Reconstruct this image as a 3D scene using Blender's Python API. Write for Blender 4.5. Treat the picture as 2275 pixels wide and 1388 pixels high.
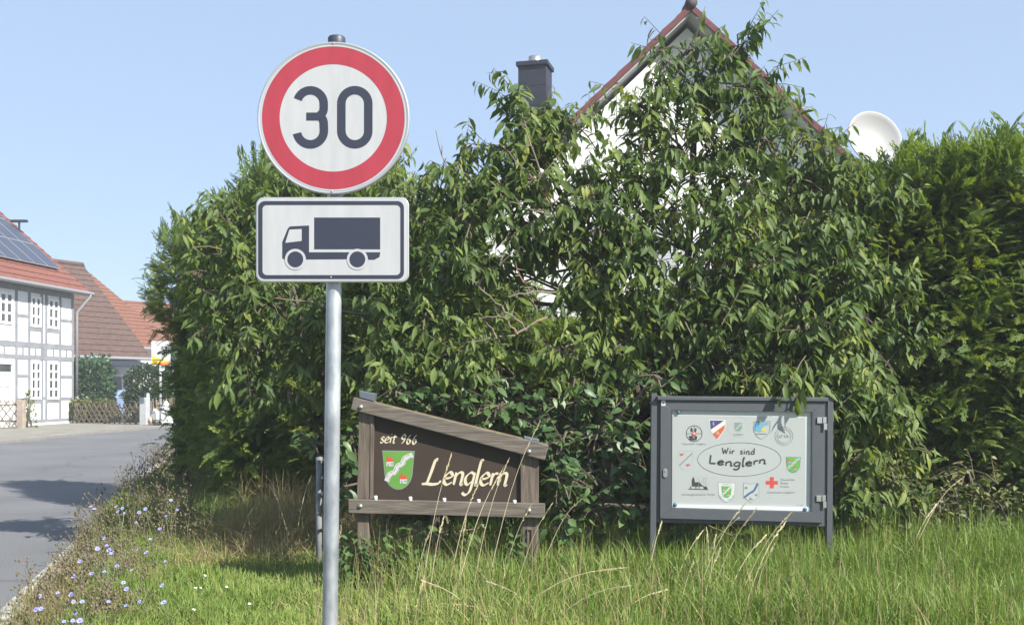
import bpy, bmesh, math, random
import numpy as np
from mathutils import Vector, Matrix
random.seed(7); RNG = np.random.default_rng(7)
S = bpy.context.scene
for o in list(bpy.data.objects): bpy.data.objects.remove(o)
COL = S.collection
PI = math.pi
# ------------------------------------------------------------------ camera, sky, sun, exposure
F, HX, HY, CH = 2400.0, 1137.5, 860.0, 1.6          # focal length and horizon in photo pixels, camera height
cam = bpy.data.cameras.new('camera'); camo = bpy.data.objects.new('camera', cam); COL.objects.link(camo)
camo.location = (0, 0, CH); camo.rotation_euler = (PI/2, 0, 0)
cam.sensor_width = 36; cam.lens = 36*F/2275; cam.shift_y = (HY-694)/2275; cam.clip_start = .05; cam.clip_end = 2000
S.camera = camo
SUN_EL, SUN_AZ = math.radians(41), math.radians(126)   # azimuth clockwise from +Y
W = bpy.data.worlds.new('World'); S.world = W; W.use_nodes = True
wn = W.node_tree.nodes; sky = wn.new('ShaderNodeTexSky'); sky.sky_type = 'NISHITA'; sky.sun_disc = False
sky.sun_elevation = SUN_EL; sky.sun_rotation = SUN_AZ; sky.air_density = .85; sky.dust_density = .5; sky.ozone_density = 2.2
hz = wn.new('ShaderNodeMix'); hz.data_type = 'RGBA'; hz.inputs[0].default_value = .75; hz.inputs[7].default_value = (2.3, 2.98, 4.05, 1)   # a hazy summer sky: paler and more even than the clear model
W.node_tree.links.new(sky.outputs[0], hz.inputs[6]); W.node_tree.links.new(hz.outputs[2], wn['Background'].inputs[0]); wn['Background'].inputs[1].default_value = .11
sl = bpy.data.lights.new('sun', 'SUN'); sl.energy = 5.0; sl.angle = math.radians(.5); sl.color = (1, .955, .87)
so = bpy.data.objects.new('sun', sl); COL.objects.link(so)
sv = Vector((math.sin(SUN_AZ)*math.cos(SUN_EL), math.cos(SUN_AZ)*math.cos(SUN_EL), math.sin(SUN_EL)))
so.rotation_euler = sv.to_track_quat('Z', 'Y').to_euler()
so.location = (30, -30, 40)
S.view_settings.view_transform = 'Standard'; S.view_settings.look = 'None'
S.view_settings.exposure = 1.06; S.view_settings.gamma = 1
S.render.engine = 'CYCLES'
S.cycles.max_bounces = 8; S.cycles.transparent_max_bounces = 12; S.cycles.transmission_bounces = 6

# ------------------------------------------------------------------ helpers
def px(x, y, Y): return Vector(((x-HX)*Y/F, Y, CH-(y-HY)*Y/F))
class Plane:
    """a photo crop's pixels on a vertical plane at distance Y"""
    def __init__(s, ox, oy, sc, Y): s.ox, s.oy, s.sc, s.Y = ox, oy, sc, Y
    def __call__(s, x, y, d=0):
        v = px(s.ox+x/s.sc, s.oy+y/s.sc, s.Y); v.y -= d; return v
def tag(o, label=None, cat=None, group=None, kind=None):
    if label: o['label'] = label
    if cat: o['category'] = cat
    if group: o['group'] = group
    if kind: o['kind'] = kind
    return o
def empty(name, loc, label, cat, group=None):
    o = bpy.data.objects.new(name, None); COL.objects.link(o); o.location = loc; o.empty_display_size = .1
    return tag(o, label, cat, group)
def wloc(o):
    v = Vector(o.location)
    while o.parent: o = o.parent; v += Vector(o.location)
    return v
def link(name, me, parent=None, loc=None):
    o = bpy.data.objects.new(name, me); COL.objects.link(o)
    if parent: o.parent = parent
    if loc is not None: o.location = loc
    return o
class MB:
    def __init__(s): s.v = []; s.f = []; s.m = []
    def add(s, vs, fs, m=0):
        k = len(s.v); s.v += [tuple(v) for v in vs]; s.f += [tuple(i+k for i in f) for f in fs]; s.m += [m]*len(fs)
    def box(s, x0, x1, y0, y1, z0, z1, m=0):
        s.add([(x, y, z) for z in (z0, z1) for y in (y0, y1) for x in (x0, x1)],
              [(0,2,3,1),(4,5,7,6),(0,1,5,4),(2,6,7,3),(0,4,6,2),(1,3,7,5)], m)
    def obox(s, o, a, b, c, m=0):
        """box from corner o with edge vectors a b c"""
        o, a, b, c = map(Vector, (o, a, b, c))
        if a.cross(b).dot(c) < 0: o = o+c; c = -c
        s.add([o, o+b, o+a, o+a+b, o+c, o+b+c, o+a+c, o+a+b+c],
              [(0,1,3,2),(4,6,7,5),(0,2,6,4),(1,5,7,3),(0,4,5,1),(2,3,7,6)], m)
    def prism(s, pts, off, m=0):
        pts = [Vector(p) for p in pts]; off = Vector(off); n = len(pts)
        nrm = Vector((0,0,0))
        for i in range(n): nrm += (pts[i]-pts[0]).cross(pts[(i+1) % n]-pts[0])
        if nrm.dot(off) > 0: pts.reverse()
        s.add(pts+[p+off for p in pts], [tuple(range(n)), tuple(range(2*n-1, n-1, -1))]+[(i, i+n, (i+1) % n+n, (i+1) % n) for i in range(n)], m)
    def poly(s, pts, m=0): s.add(pts, [tuple(range(len(pts)))], m)
    def tube(s, pts, rs, n=6, m=0, cap=True):
        pts = [Vector(p) for p in pts]
        if not hasattr(rs, '__len__'): rs = [rs]*len(pts)
        vs = []; fs = []
        t0 = (pts[1]-pts[0]).normalized(); u = t0.orthogonal().normalized()
        for i, p in enumerate(pts):
            t = (pts[min(i+1, len(pts)-1)]-pts[max(i-1, 0)]).normalized()
            u = (u-t*u.dot(t)); u = u.normalized() if u.length > 1e-6 else t.orthogonal().normalized(); w = t.cross(u)
            for k in range(n):
                a = 2*PI*k/n; vs.append(p+(u*math.cos(a)+w*math.sin(a))*rs[i])
        for i in range(len(pts)-1):
            for k in range(n):
                fs.append((i*n+k, i*n+(k+1) % n, (i+1)*n+(k+1) % n, (i+1)*n+k))
        if cap: fs += [tuple(range(n-1, -1, -1)), tuple(range((len(pts)-1)*n, len(pts)*n))]
        s.add(vs, fs, m)
    def lathe(s, prof, c, axis=(0,0,1), n=24, m=0):
        c = Vector(c); q = Vector((0,0,1)).rotation_difference(Vector(axis)); vs = []; fs = []
        for r, h in prof:
            for k in range(n):
                a = 2*PI*k/n; vs.append(c+q@Vector((r*math.cos(a), r*math.sin(a), h)))
        for i in range(len(prof)-1):
            for k in range(n): fs.append((i*n+k, i*n+(k+1) % n, (i+1)*n+(k+1) % n, (i+1)*n+k))
        s.add(vs, fs, m)
    def ell(s, c, rx, ry, rz, n=14, m=0):
        prof = [(math.sin(PI*i/8), -math.cos(PI*i/8)) for i in range(9)]; prof[0] = (.01, -1); prof[-1] = (.01, 1)
        t = MB(); t.lathe(prof, (0,0,0), n=n); s.add([(c[0]+x*rx, c[1]+y*ry, c[2]+z*rz) for x, y, z in t.v], t.f, m)
    def build(s, name, mats, parent=None, loc=None, smooth=False, bevel=0):
        base = wloc(parent) if parent else Vector(loc or (0,0,0))
        me = bpy.data.meshes.new(name)
        me.from_pydata([(v[0]-base.x, v[1]-base.y, v[2]-base.z) for v in s.v], [], s.f)
        for k in (mats if isinstance(mats, (list, tuple)) else [mats]): me.materials.append(k)
        me.polygons.foreach_set('material_index', s.m)
        if smooth: me.polygons.foreach_set('use_smooth', [True]*len(s.f))
        me.update()
        o = link(name, me, parent, None if parent else base)
        if bevel:
            b = o.modifiers.new('bevel', 'BEVEL'); b.width = bevel; b.segments = 2; b.limit_method = 'ANGLE'
        return o
def np_mesh(name, V, Fc, mat, tint=None, parent=None, smooth=True, loc=(0,0,0)):
    base = np.array(wloc(parent) if parent else loc)
    me = bpy.data.meshes.new(name); n, k = Fc.shape
    me.vertices.add(len(V)); me.vertices.foreach_set('co', (V-base).astype(np.float32).ravel())
    me.loops.add(n*k); me.loops.foreach_set('vertex_index', Fc.astype(np.int32).ravel())
    me.polygons.add(n); me.polygons.foreach_set('loop_start', np.arange(0, n*k, k, dtype=np.int32))
    if smooth: me.polygons.foreach_set('use_smooth', np.ones(n, dtype=bool))
    if tint is not None:
        a = me.attributes.new('tint', 'FLOAT', 'POINT'); a.data.foreach_set('value', tint.astype(np.float32))
    me.materials.append(mat); me.update(calc_edges=True); me.validate()
    return link(name, me, parent, None if parent else loc)
def copy_tree(o, parent=None):
    c = o.copy(); COL.objects.link(c); c.parent = parent
    for ch in list(o.children): copy_tree(ch, c)
    return c

# ------------------------------------------------------------------ materials
def mat(name, col, rough=.6, var=0, scale=8, bump=0, bscale=60, metal=0, stretch=None, col2=None, spec=.5, detail=6, thr=None):
    m = bpy.data.materials.new(name); m.use_nodes = True; N = m.node_tree.nodes; L = m.node_tree.links; b = N['Principled BSDF']
    b.inputs['Roughness'].default_value = rough; b.inputs['Metallic'].default_value = metal
    b.inputs['Specular IOR Level'].default_value = spec
    b.inputs['Base Color'].default_value = (*col, 1)
    if var or col2 or bump:
        tc = N.new('ShaderNodeTexCoord'); mp = N.new('ShaderNodeMapping'); L.new(tc.outputs['Object'], mp.inputs[0])
        if stretch: mp.inputs['Scale'].default_value = stretch
    if var or col2:
        nz = N.new('ShaderNodeTexNoise'); nz.inputs['Scale'].default_value = scale; nz.inputs['Detail'].default_value = detail
        L.new(mp.outputs[0], nz.inputs['Vector'])
        cr = N.new('ShaderNodeValToRGB'); L.new(nz.outputs['Fac'], cr.inputs[0]); L.new(cr.outputs[0], b.inputs['Base Color'])
        c2 = col2 or tuple(c*(1+var) for c in col); c1 = col if col2 else tuple(c*(1-var) for c in col)
        lo, hi = thr or (.3, .7)
        cr.color_ramp.elements[0].color = (*c1, 1); cr.color_ramp.elements[1].color = (*c2, 1)
        cr.color_ramp.elements[0].position = lo; cr.color_ramp.elements[1].position = hi
    if bump:
        n2 = N.new('ShaderNodeTexNoise'); n2.inputs['Scale'].default_value = bscale; n2.inputs['Detail'].default_value = 5
        L.new(mp.outputs[0], n2.inputs['Vector']); bp = N.new('ShaderNodeBump'); bp.inputs['Strength'].default_value = bump; bp.inputs['Distance'].default_value = .02
        L.new(n2.outputs['Fac'], bp.inputs['Height']); L.new(bp.outputs[0], b.inputs['Normal'])
    return m
def leaf_mat(name, c0, c1, rough=.42, trans=.3, spec=.5, c2=None):
    """per-leaf hue by the mesh attribute tint; part of the light passes through the blade"""
    m = bpy.data.materials.new(name); m.use_nodes = True; N = m.node_tree.nodes; L = m.node_tree.links; b = N['Principled BSDF']
    at = N.new('ShaderNodeAttribute'); at.attribute_name = 'tint'; cr = N.new('ShaderNodeValToRGB')
    L.new(at.outputs['Fac'], cr.inputs[0]); cr.color_ramp.elements[0].color = (*c0, 1); cr.color_ramp.elements[1].color = (*c1, 1)
    if c2:
        cr.color_ramp.elements[1].position = .72; e = cr.color_ramp.elements.new(1); e.color = (*c2, 1)
    L.new(cr.outputs[0], b.inputs['Base Color']); b.inputs['Roughness'].default_value = rough; b.inputs['Specular IOR Level'].default_value = spec
    tr = N.new('ShaderNodeBsdfTranslucent'); mx = N.new('ShaderNodeMixShader'); mx.inputs[0].default_value = trans
    mc = N.new('ShaderNodeMix'); mc.data_type = 'RGBA'; mc.blend_type = 'MULTIPLY'; mc.inputs[0].default_value = 1
    L.new(cr.outputs[0], mc.inputs[6]); mc.inputs[7].default_value = (1.25, 1.25, .5, 1); L.new(mc.outputs[2], tr.inputs[0])
    L.new(b.outputs[0], mx.inputs[1]); L.new(tr.outputs[0], mx.inputs[2]); L.new(mx.outputs[0], N['Material Output'].inputs[0])
    return m
M = {}
M['sign_white'] = mat('retroreflective white', (.405, .41, .42), .45, var=.06, scale=9, stretch=(3, 3, .6))
M['sign_red'] = mat('sign red', (.33, .034, .052), .42, var=.08, scale=9, stretch=(3, 3, .6))
M['sign_black'] = mat('sign blue black', (.028, .032, .052), .45)
M['alu'] = mat('bare aluminium rim', (.5, .51, .52), .38, metal=.6)
M['galv'] = mat('galvanised steel', (.2, .22, .245), .45, metal=.5, scale=11, detail=8, col2=(.5, .53, .55), stretch=(1, 1, .5), bump=.12, bscale=40)
M['dullpost'] = mat('dull grey steel', (.17, .18, .18), .75, var=.25, scale=9)
M['cap'] = mat('dark plastic cap', (.04, .045, .065), .5)
M['wood'] = mat('weathered wood', (.07, .058, .047), .85, scale=4, col2=(.165, .14, .115), stretch=(1, 5, 10), bump=.3, bscale=9, detail=9)
M['wood_v'] = mat('weathered upright wood', (.068, .052, .04), .85, scale=4, col2=(.165, .132, .102), stretch=(10, 5, 1), bump=.3, bscale=9, detail=9)
M['moss'] = mat('mossy wood top', (.13, .085, .04), .9, scale=30, col2=(.2, .17, .07))
M['panel'] = mat('dark brown board', (.033, .021, .014), .8, var=.14, scale=4, bump=.05, bscale=30)
M['cream'] = mat('cream letters', (.55, .48, .34), .6)
M['bolt'] = mat('zinc bolt', (.42, .42, .41), .4, metal=.8)
M['steelcap'] = mat('grey metal post cap', (.13, .15, .18), .5, metal=.4)
M['peg'] = mat('white plastic peg', (.75, .75, .75), .5)
M['anth'] = mat('grey powder coat', (.07, .077, .087), .5, var=.05, scale=14, bump=.02, bscale=300)
M['anth_d'] = mat('grey seam', (.05, .055, .06), .6)
M['poster'] = mat('poster paper', (.43, .445, .445), .5, var=.02, scale=3)
M['backing'] = mat('white backing board', (.6, .61, .62), .45)
M['ink'] = mat('black ink', (.035, .037, .045), .6)
M['inkgrey'] = mat('grey ink', (.2, .215, .22), .6)
M['inkred'] = mat('red ink', (.55, .06, .05), .6)
M['inkgreen'] = mat('green ink', (.1, .38, .07), .6)
M['inkpurple'] = mat('purple ink', (.06, .035, .2), .6)
M['inkorange'] = mat('orange ink', (.55, .1, .05), .6)
M['inkblue'] = mat('blue ink', (.14, .35, .52), .6)
M['inknavy'] = mat('navy ink', (.07, .11, .25), .6)
M['inkpale'] = mat('pale ink', (.45, .49, .48), .6)
M['inksage'] = mat('sage ink', (.2, .29, .24), .6)
M['inkcream'] = mat('cream ink', (.7, .68, .58), .6)
M['inkyellow'] = mat('yellow ink', (.6, .48, .08), .6)
M['crest_green'] = mat('crest green paint', (.10, .25, .04), .55, var=.08, scale=12)
M['crest_white'] = mat('crest white paint', (.45, .45, .44), .55)
M['crest_red'] = mat('crest red paint', (.5, .06, .03), .55)
M['magnet'] = mat('blue magnet', (.05, .13, .2), .35)
M['chrome'] = mat('bright steel', (.7, .7, .7), .25, metal=.9)
M['whitewall'] = mat('white render', (.66, .66, .655), .85, var=.05, scale=1.5, bump=.1, bscale=90)
M['infill'] = mat('limewashed infill', (.72, .72, .72), .85, var=.03, scale=2)
M['timber'] = mat('pale grey timber', (.2, .21, .23), .8, var=.15, scale=3)
M['winwhite'] = mat('white window paint', (.78, .78, .78), .5)
M['glass_dark'] = mat('dark window glass', (.05, .055, .06), .08, spec=.8)
M['tile_red'] = mat('red clay tile', (.165, .058, .04), .8, var=.3, scale=9, bump=.3, bscale=14)
M['tile_brown'] = mat('brown concrete tile', (.085, .05, .04), .85, var=.28, scale=5, bump=.3, bscale=12)
M['tile_orange'] = mat('orange clay tile', (.165, .068, .04), .8, var=.25, scale=7, bump=.3, bscale=12)
M['ridge'] = mat('dark ridge tile', (.05, .035, .04), .8, var=.25, scale=6)
M['verge'] = mat('red verge tile', (.12, .032, .034), .8, var=.25, scale=6)
M['soffit'] = mat('grey soffit', (.4, .4, .42), .8)
M['gutter'] = mat('grey zinc gutter', (.3, .31, .32), .5, metal=.4)
M['clad'] = mat('slate chimney cladding', (.02, .022, .036), .6, var=.12, scale=5)
M['wire'] = mat('dark iron', (.03, .03, .03), .7)
M['lattice'] = mat('brown lattice wood', (.15, .12, .09), .85, var=.25, scale=6)
M['concrete'] = mat('pale concrete', (.34, .355, .37), .85, var=.1, scale=6)
M['sandpost'] = mat('worn sandstone post', (.3, .245, .2), .9, var=.2, scale=6)
M['sack'] = mat('white plastic sack', (.82, .82, .82), .45, bump=.5, bscale=9)
M['sackb'] = mat('buff paper sack', (.5, .36, .27), .7, bump=.5, bscale=9)
M['stick'] = mat('stacked sticks', (.26, .21, .15), .9, var=.3, scale=8)
M['carpaint'] = mat('pale blue car paint', (.2, .28, .45), .25, spec=.7)
M['tyre'] = mat('tyre rubber', (.02, .02, .02), .8)
M['adyellow'] = mat('ad yellow', (.8, .6, .03), .5)
M['adred'] = mat('ad red', (.6, .05, .07), .5)
M['adorange'] = mat('ad orange', (.75, .25, .04), .5)
M['dish'] = mat('satellite dish white', (.29, .29, .285), .5, var=.03, scale=6)
M['bark'] = mat('cherry bark', (.09, .075, .06), .85, var=.3, scale=12, bump=.5, bscale=30)
M['twig'] = mat('grey brown twig', (.11, .09, .06), .8, var=.2, scale=20)
M['lichen'] = mat('dead twig with orange lichen', (.17, .145, .115), .9, scale=9, col2=(.34, .19, .06), thr=(.56, .68))
M['cherry'] = leaf_mat('cherry leaf', (.066, .115, .032), (.158, .218, .055), .52, .42, .28, c2=(.26, .29, .065))
M['thuja'] = leaf_mat('thuja spray', (.085, .145, .042), (.175, .245, .052), .6, .45, .3, c2=(.27, .32, .06))
M['ovate'] = leaf_mat('ovate shrub leaf', (.042, .09, .03), (.11, .18, .05), .45, .25, .45)
M['bramble'] = leaf_mat('olive scrub leaf', (.075, .105, .032), (.15, .175, .05), .55, .25, .4, c2=(.2, .17, .07))
M['laurel'] = leaf_mat('laurel leaf', (.04, .095, .05), (.075, .14, .06), .4, .2, .5)
M['darkbush'] = leaf_mat('clipped bush leaf', (.03, .06, .028), (.06, .095, .035), .6, .2, .3)
M['grass'] = leaf_mat('green grass', (.13, .21, .035), (.23, .31, .078), .55, .3, .35, c2=(.38, .35, .15))
M['grassdry'] = leaf_mat('dry verge grass', (.15, .155, .055), (.28, .235, .11), .75, .25, .3, c2=(.36, .29, .16))
M['straw'] = leaf_mat('straw', (.2, .16, .08), (.42, .34, .19), .75, .25, .3)
M['weedstem'] = mat('brown weed stem', (.14, .115, .07), .9, var=.3, scale=20)
M['stalk'] = mat('dry seed stalk', (.5, .43, .26), .75, var=.2, scale=20)
M['chistem'] = mat('chicory stem', (.13, .15, .06), .8, var=.2, scale=20)
M['chiflower'] = mat('chicory blue petals', (.30, .31, .66), .7)
M['chiheart'] = mat('chicory heart', (.14, .15, .5), .7)
M['daisy'] = mat('white petals', (.75, .75, .7), .7)
M['soil'] = mat('verge soil', (.075, .075, .03), .95, scale=3, col2=(.15, .125, .06), bump=.6, bscale=30)

def asphalt():
    m = mat('worn asphalt', (.125, .127, .132), .85, var=.16, scale=.5, detail=12, bump=.25, bscale=180)
    N = m.node_tree.nodes; L = m.node_tree.links; b = N['Principled BSDF']; cr = b.inputs['Base Color'].links[0].from_node
    n = N.new('ShaderNodeTexNoise'); n.inputs['Scale'].default_value = 70; n.inputs['Detail'].default_value = 3
    L.new(N['Mapping'].outputs[0], n.inputs[0]); r = N.new('ShaderNodeValToRGB'); L.new(n.outputs[0], r.inputs[0])
    r.color_ramp.elements[0].color = (.7, .7, .7, 1); r.color_ramp.elements[1].color = (1.25, 1.25, 1.25, 1)
    r.color_ramp.elements[0].position = .35; r.color_ramp.elements[1].position = .65
    x = N.new('ShaderNodeMix'); x.data_type = 'RGBA'; x.blend_type = 'MULTIPLY'; x.inputs[0].default_value = 1
    L.new(cr.outputs[0], x.inputs[6]); L.new(r.outputs[0], x.inputs[7]); 
    dn = N.new('ShaderNodeTexNoise'); dn.inputs['Scale'].default_value = 1.1; L.new(N['Mapping'].outputs[0], dn.inputs[0])
    va = N.new('ShaderNodeMix'); va.data_type = 'VECTOR'; va.inputs[0].default_value = .35; L.new(N['Mapping'].outputs[0], va.inputs[4]); L.new(dn.outputs['Color'], va.inputs[5])
    vo = N.new('ShaderNodeTexVoronoi'); vo.feature = 'DISTANCE_TO_EDGE'; vo.inputs['Scale'].default_value = .42; L.new(va.outputs[1], vo.inputs['Vector'])
    r2 = N.new('ShaderNodeValToRGB'); L.new(vo.outputs['Distance'], r2.inputs[0]); r2.color_ramp.elements[0].color = (.62, .62, .62, 1); r2.color_ramp.elements[1].position = .012
    x2 = N.new('ShaderNodeMix'); x2.data_type = 'RGBA'; x2.blend_type = 'MULTIPLY'; x2.inputs[0].default_value = .8
    L.new(x.outputs[2], x2.inputs[6]); L.new(r2.outputs[0], x2.inputs[7]); L.new(x2.outputs[2], b.inputs['Base Color'])
    return m
M['asphalt'] = asphalt()
M['line'] = mat('worn white edge strip', (.2, .19, .16), .9, scale=9, detail=12, col2=(.5, .48, .43), thr=(.42, .62), bump=.6, bscale=40)
M['pave'] = mat('sandy pavement', (.16, .15, .125), .95, scale=1.2, col2=(.23, .22, .19), bump=.3, bscale=60)
M['kerb'] = mat('kerb stone', (.19, .18, .16), .9, var=.15, scale=5)
M['ground'] = mat('far meadow', (.06, .09, .025), .95, scale=.4, col2=(.12, .13, .05))
M['yard'] = mat('yard gravel', (.3, .28, .24), .95, var=.2, scale=3, bump=.4, bscale=50)
def solar_mat():
    m = mat('solar cells', (.012, .018, .045), .4, spec=.25)
    N = m.node_tree.nodes; L = m.node_tree.links; b = N['Principled BSDF']
    uv = N.new('ShaderNodeUVMap'); br = N.new('ShaderNodeTexBrick'); br.offset = 0; L.new(uv.outputs[0], br.inputs[0])
    br.inputs['Color1'].default_value = (.012, .017, .042, 1); br.inputs['Color2'].default_value = (.017, .023, .052, 1); br.inputs['Mortar'].default_value = (.12, .14, .18, 1)
    br.inputs['Scale'].default_value = 1; br.inputs['Mortar Size'].default_value = .011; br.inputs['Brick Width'].default_value = 1/6; br.inputs['Row Height'].default_value = 1/10
    L.new(br.outputs[0], b.inputs['Base Color']); return m
M['solar'] = solar_mat()
def glass_mat():
    m = bpy.data.materials.new('cabinet pane'); m.use_nodes = True; N = m.node_tree.nodes; L = m.node_tree.links
    N.remove(N['Principled BSDF']); lw = N.new('ShaderNodeLayerWeight'); lw.inputs[0].default_value = .5; pw = N.new('ShaderNodeMath'); pw.operation = 'POWER'; pw.inputs[1].default_value = 5; L.new(lw.outputs['Facing'], pw.inputs[0]); t = N.new('ShaderNodeBsdfTransparent'); g = N.new('ShaderNodeBsdfGlossy'); g.inputs['Roughness'].default_value = .03
    f = N.new('ShaderNodeMath'); f.operation = 'MULTIPLY_ADD'; f.inputs[1].default_value = .9; f.inputs[2].default_value = .035; L.new(pw.outputs[0], f.inputs[0]); mx = N.new('ShaderNodeMixShader')
    t.inputs[0].default_value = (.985, .99, .988, 1)
    L.new(f.outputs[0], mx.inputs[0]); L.new(t.outputs[0], mx.inputs[1]); L.new(g.outputs[0], mx.inputs[2]); L.new(mx.outputs[0], N['Material Output'].inputs[0])
    return m
M['pane'] = glass_mat()

# ------------------------------------------------------------------ setting
NEAR = [(-.9, -3), (-3.45, 7.27), (-4.39, 11), (-5.46, 15), (-6.75, 20), (-7.95, 25), (-8.7, 30), (-8.9, 36), (-8.2, 45), (-5.2, 57), (3, 70), (14, 80), (40, 95)]
FARE = [(-6.4, -3), (-9.1, 7.27), (-10.1, 11), (-11.1, 15), (-12.3, 20), (-13.6, 25), (-14.45, 30.5), (-14.3, 37), (-13.5, 45), (-10.5, 58), (-1, 75), (11, 86), (38, 101)]
def edge_x(Y):
    for (x0, y0), (x1, y1) in zip(NEAR, NEAR[1:]):
        if y0 <= Y <= y1: return x0+(x1-x0)*(Y-y0)/(y1-y0)
    return NEAR[0][0]
def strip(A, B, z, name, m, d=0):
    b = MB(); n = len(A); b.v = [(x, y, z) for x, y in A]+[(x, y, z) for x, y in B]
    b.f = [(i+1, i, n+i, n+i+1) for i in range(n-1)]; b.m = [0]*(n-1)
    return tag(b.build(name, m), kind='structure')
def off_line(Ln, d):
    out = []
    for i, (x, y) in enumerate(Ln):
        x0, y0 = Ln[max(i-1, 0)]; x1, y1 = Ln[min(i+1, len(Ln)-1)]; l = math.hypot(x1-x0, y1-y0)
        out.append((x+(y1-y0)/l*d, y-(x1-x0)/l*d))
    return out
b = MB(); b.poly([(-600, -60, -.03), (600, -60, -.03), (600, 900, -.03), (-600, 900, -.03)]); tag(b.build('ground', M['ground']), kind='structure')
strip(NEAR, FARE, 0, 'road', M['asphalt'])
strip(off_line(NEAR, .06), off_line(NEAR, -.10), .006, 'road_edge_line', M['line'])
# opposite pavement with a kerb step
b = MB(); A = FARE; B = off_line(FARE, -.14); n = len(A)
for i in range(n-1):
    b.prism([(*A[i], .0), (*A[i+1], 0), (*B[i+1], 0), (*B[i], 0)], (0, 0, .07))
tag(b.build('kerb', M['kerb']), kind='structure')
b = MB(); B2 = off_line(FARE, -16)
for i in range(n-1): b.prism([(*B[i], -.02), (*B[i+1], -.02), (*B2[i+1], -.02), (*B2[i], -.02)], (0, 0, .085))
tag(b.build('pavement', M['pave']), kind='structure')
def verge_h(x, Y):
    d = x-edge_x(Y)
    return .015+.11*max(0, min(1, (d-.1)/3.2))+.012*math.sin(3.1*x+1.3*Y)*min(1, max(0, d))
b = MB(); ys = [-2+.35*i for i in range(60)]; xs = [.1+.3*i for i in range(45)]
for Y in ys:
    for dx in xs: b.v.append((edge_x(Y)+dx, Y, verge_h(edge_x(Y)+dx, Y)))
nx = len(xs)
b.f = [(j*nx+i, j*nx+i+1, (j+1)*nx+i+1, (j+1)*nx+i) for j in range(len(ys)-1) for i in range(nx-1)]; b.m = [0]*len(b.f)
tag(b.build('verge_ground', M['soil'], smooth=True), kind='structure')

# ------------------------------------------------------------------ roadside speed sign
YS = 4.23; K = F/YS                      # 567 px per metre
t = empty('traffic_sign', px(729, 1767, YS), 'tall round 30 speed limit sign over white lorry plate on galvanised pole', 'traffic sign')
PLN = Plane(0, 0, 1, YS)
b = MB(); yp = YS+.045
def pole_pt(y): return Vector(((729+(y-1388)*(-15/1300)-HX)*YS/F, yp, CH-(y-HY)*YS/F))
b.lathe([(.001, 0), (.03, 0)]+[(.03, .001)], (0, 0, -10), n=4); b = MB()
b.tube([pole_pt(1800), pole_pt(1388), pole_pt(640), pole_pt(92)], .0302, 28)
pole = b.build('pole', M['galv'], t, smooth=True)
b = MB(); c = pole_pt(92); b.lathe([(.033, -.012), (.0345, .0), (.0345, .026), (.031, .031), (.001, .031)], c, n=28); b.build('pole_cap', M['cap'], t, smooth=True)
def ring(mb, c, r0, r1, m=0, n=96, sx=1, sy=1, d=0):
    k = len(mb.v)
    for r in (r0, r1):
        for i in range(n):
            a = 2*PI*i/n; mb.v.append((c.x+r*sx*math.cos(a), c.y-d, c.z+r*sy*math.sin(a)))
    for i in range(n): mb.f.append((k+i, k+(i+1) % n, k+n+(i+1) % n, k+n+i)); mb.m.append(m)
def disc(mb, c, r, m=0, n=64, d=0, sx=1, sy=1):
    mb.poly([(c.x+r*sx*math.cos(2*PI*i/n), c.y-d, c.z+r*sy*math.sin(2*PI*i/n)) for i in range(n)], m)
c = PLN(741, 263)
b = MB(); R = 169/K
b.lathe([(.001, .004), (R-.012, .004), (R-.004, .006), (R, .002), (R, -.016), (R-.006, -.02), (R-.012, -.006), (.001, -.006)], c, (0, -1, 0), 96)
plate = b.build('speed_limit_plate', M['alu'], t, smooth=False)
b = MB(); ring(b, c, 158.5/K, (R-.0125), n=128, d=.0052); disc(b, c, 119.5/K, n=128, d=.0052); b.build('reflective_face', M['sign_white'], plate)
b = MB(); ring(b, c, 119/K, 158/K, n=128, d=.0058); b.build('red_ring', M['sign_red'], plate)
def catmull(pts, n=10):
    pts = [Vector((p[0], p[1])) for p in pts]; out = []
    if len(pts) == 2: return [pts[0].lerp(pts[1], i/4) for i in range(5)]
    for i in range(len(pts)-1):
        p0, p1, p2, p3 = pts[max(i-1, 0)], pts[i], pts[i+1], pts[min(i+2, len(pts)-1)]
        for k in range(n):
            s = k/n; out.append(.5*((2*p1)+(p2-p0)*s+(2*p0-5*p1+4*p2-p3)*s*s+(3*p1-p0-3*p2+p3)*s**3))
    out.append(pts[-1]); return out
def ribbon(mb, pts, wfun, plane, d, m=0):
    """flat stroke along 2-D points (crop pixels), on the plane"""
    n = len(pts); k = len(mb.v)
    for i, p in enumerate(pts):
        tng = (pts[min(i+1, n-1)]-pts[max(i-1, 0)]); tng = tng.normalized() if tng.length > 1e-9 else Vector((1, 0))
        w = wfun(i/(n-1), tng); nr = Vector((-tng.y, tng.x))
        for s in (-1, 1):
            q = p+nr*(s*w/2); mb.v.append(tuple(plane(q.x, q.y, d)))
    for i in range(n-1): mb.f.append((k+2*i, k+2*i+1, k+2*i+3, k+2*i+2)); mb.m.append(m)
def arc(cx, cy, r, a0, a1, n=24, ry=None):
    ry = ry or r
    return [Vector((cx+r*math.cos(math.radians(a0+(a1-a0)*i/n)), cy+ry*math.sin(math.radians(a0+(a1-a0)*i/n)))) for i in range(n+1)]
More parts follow.
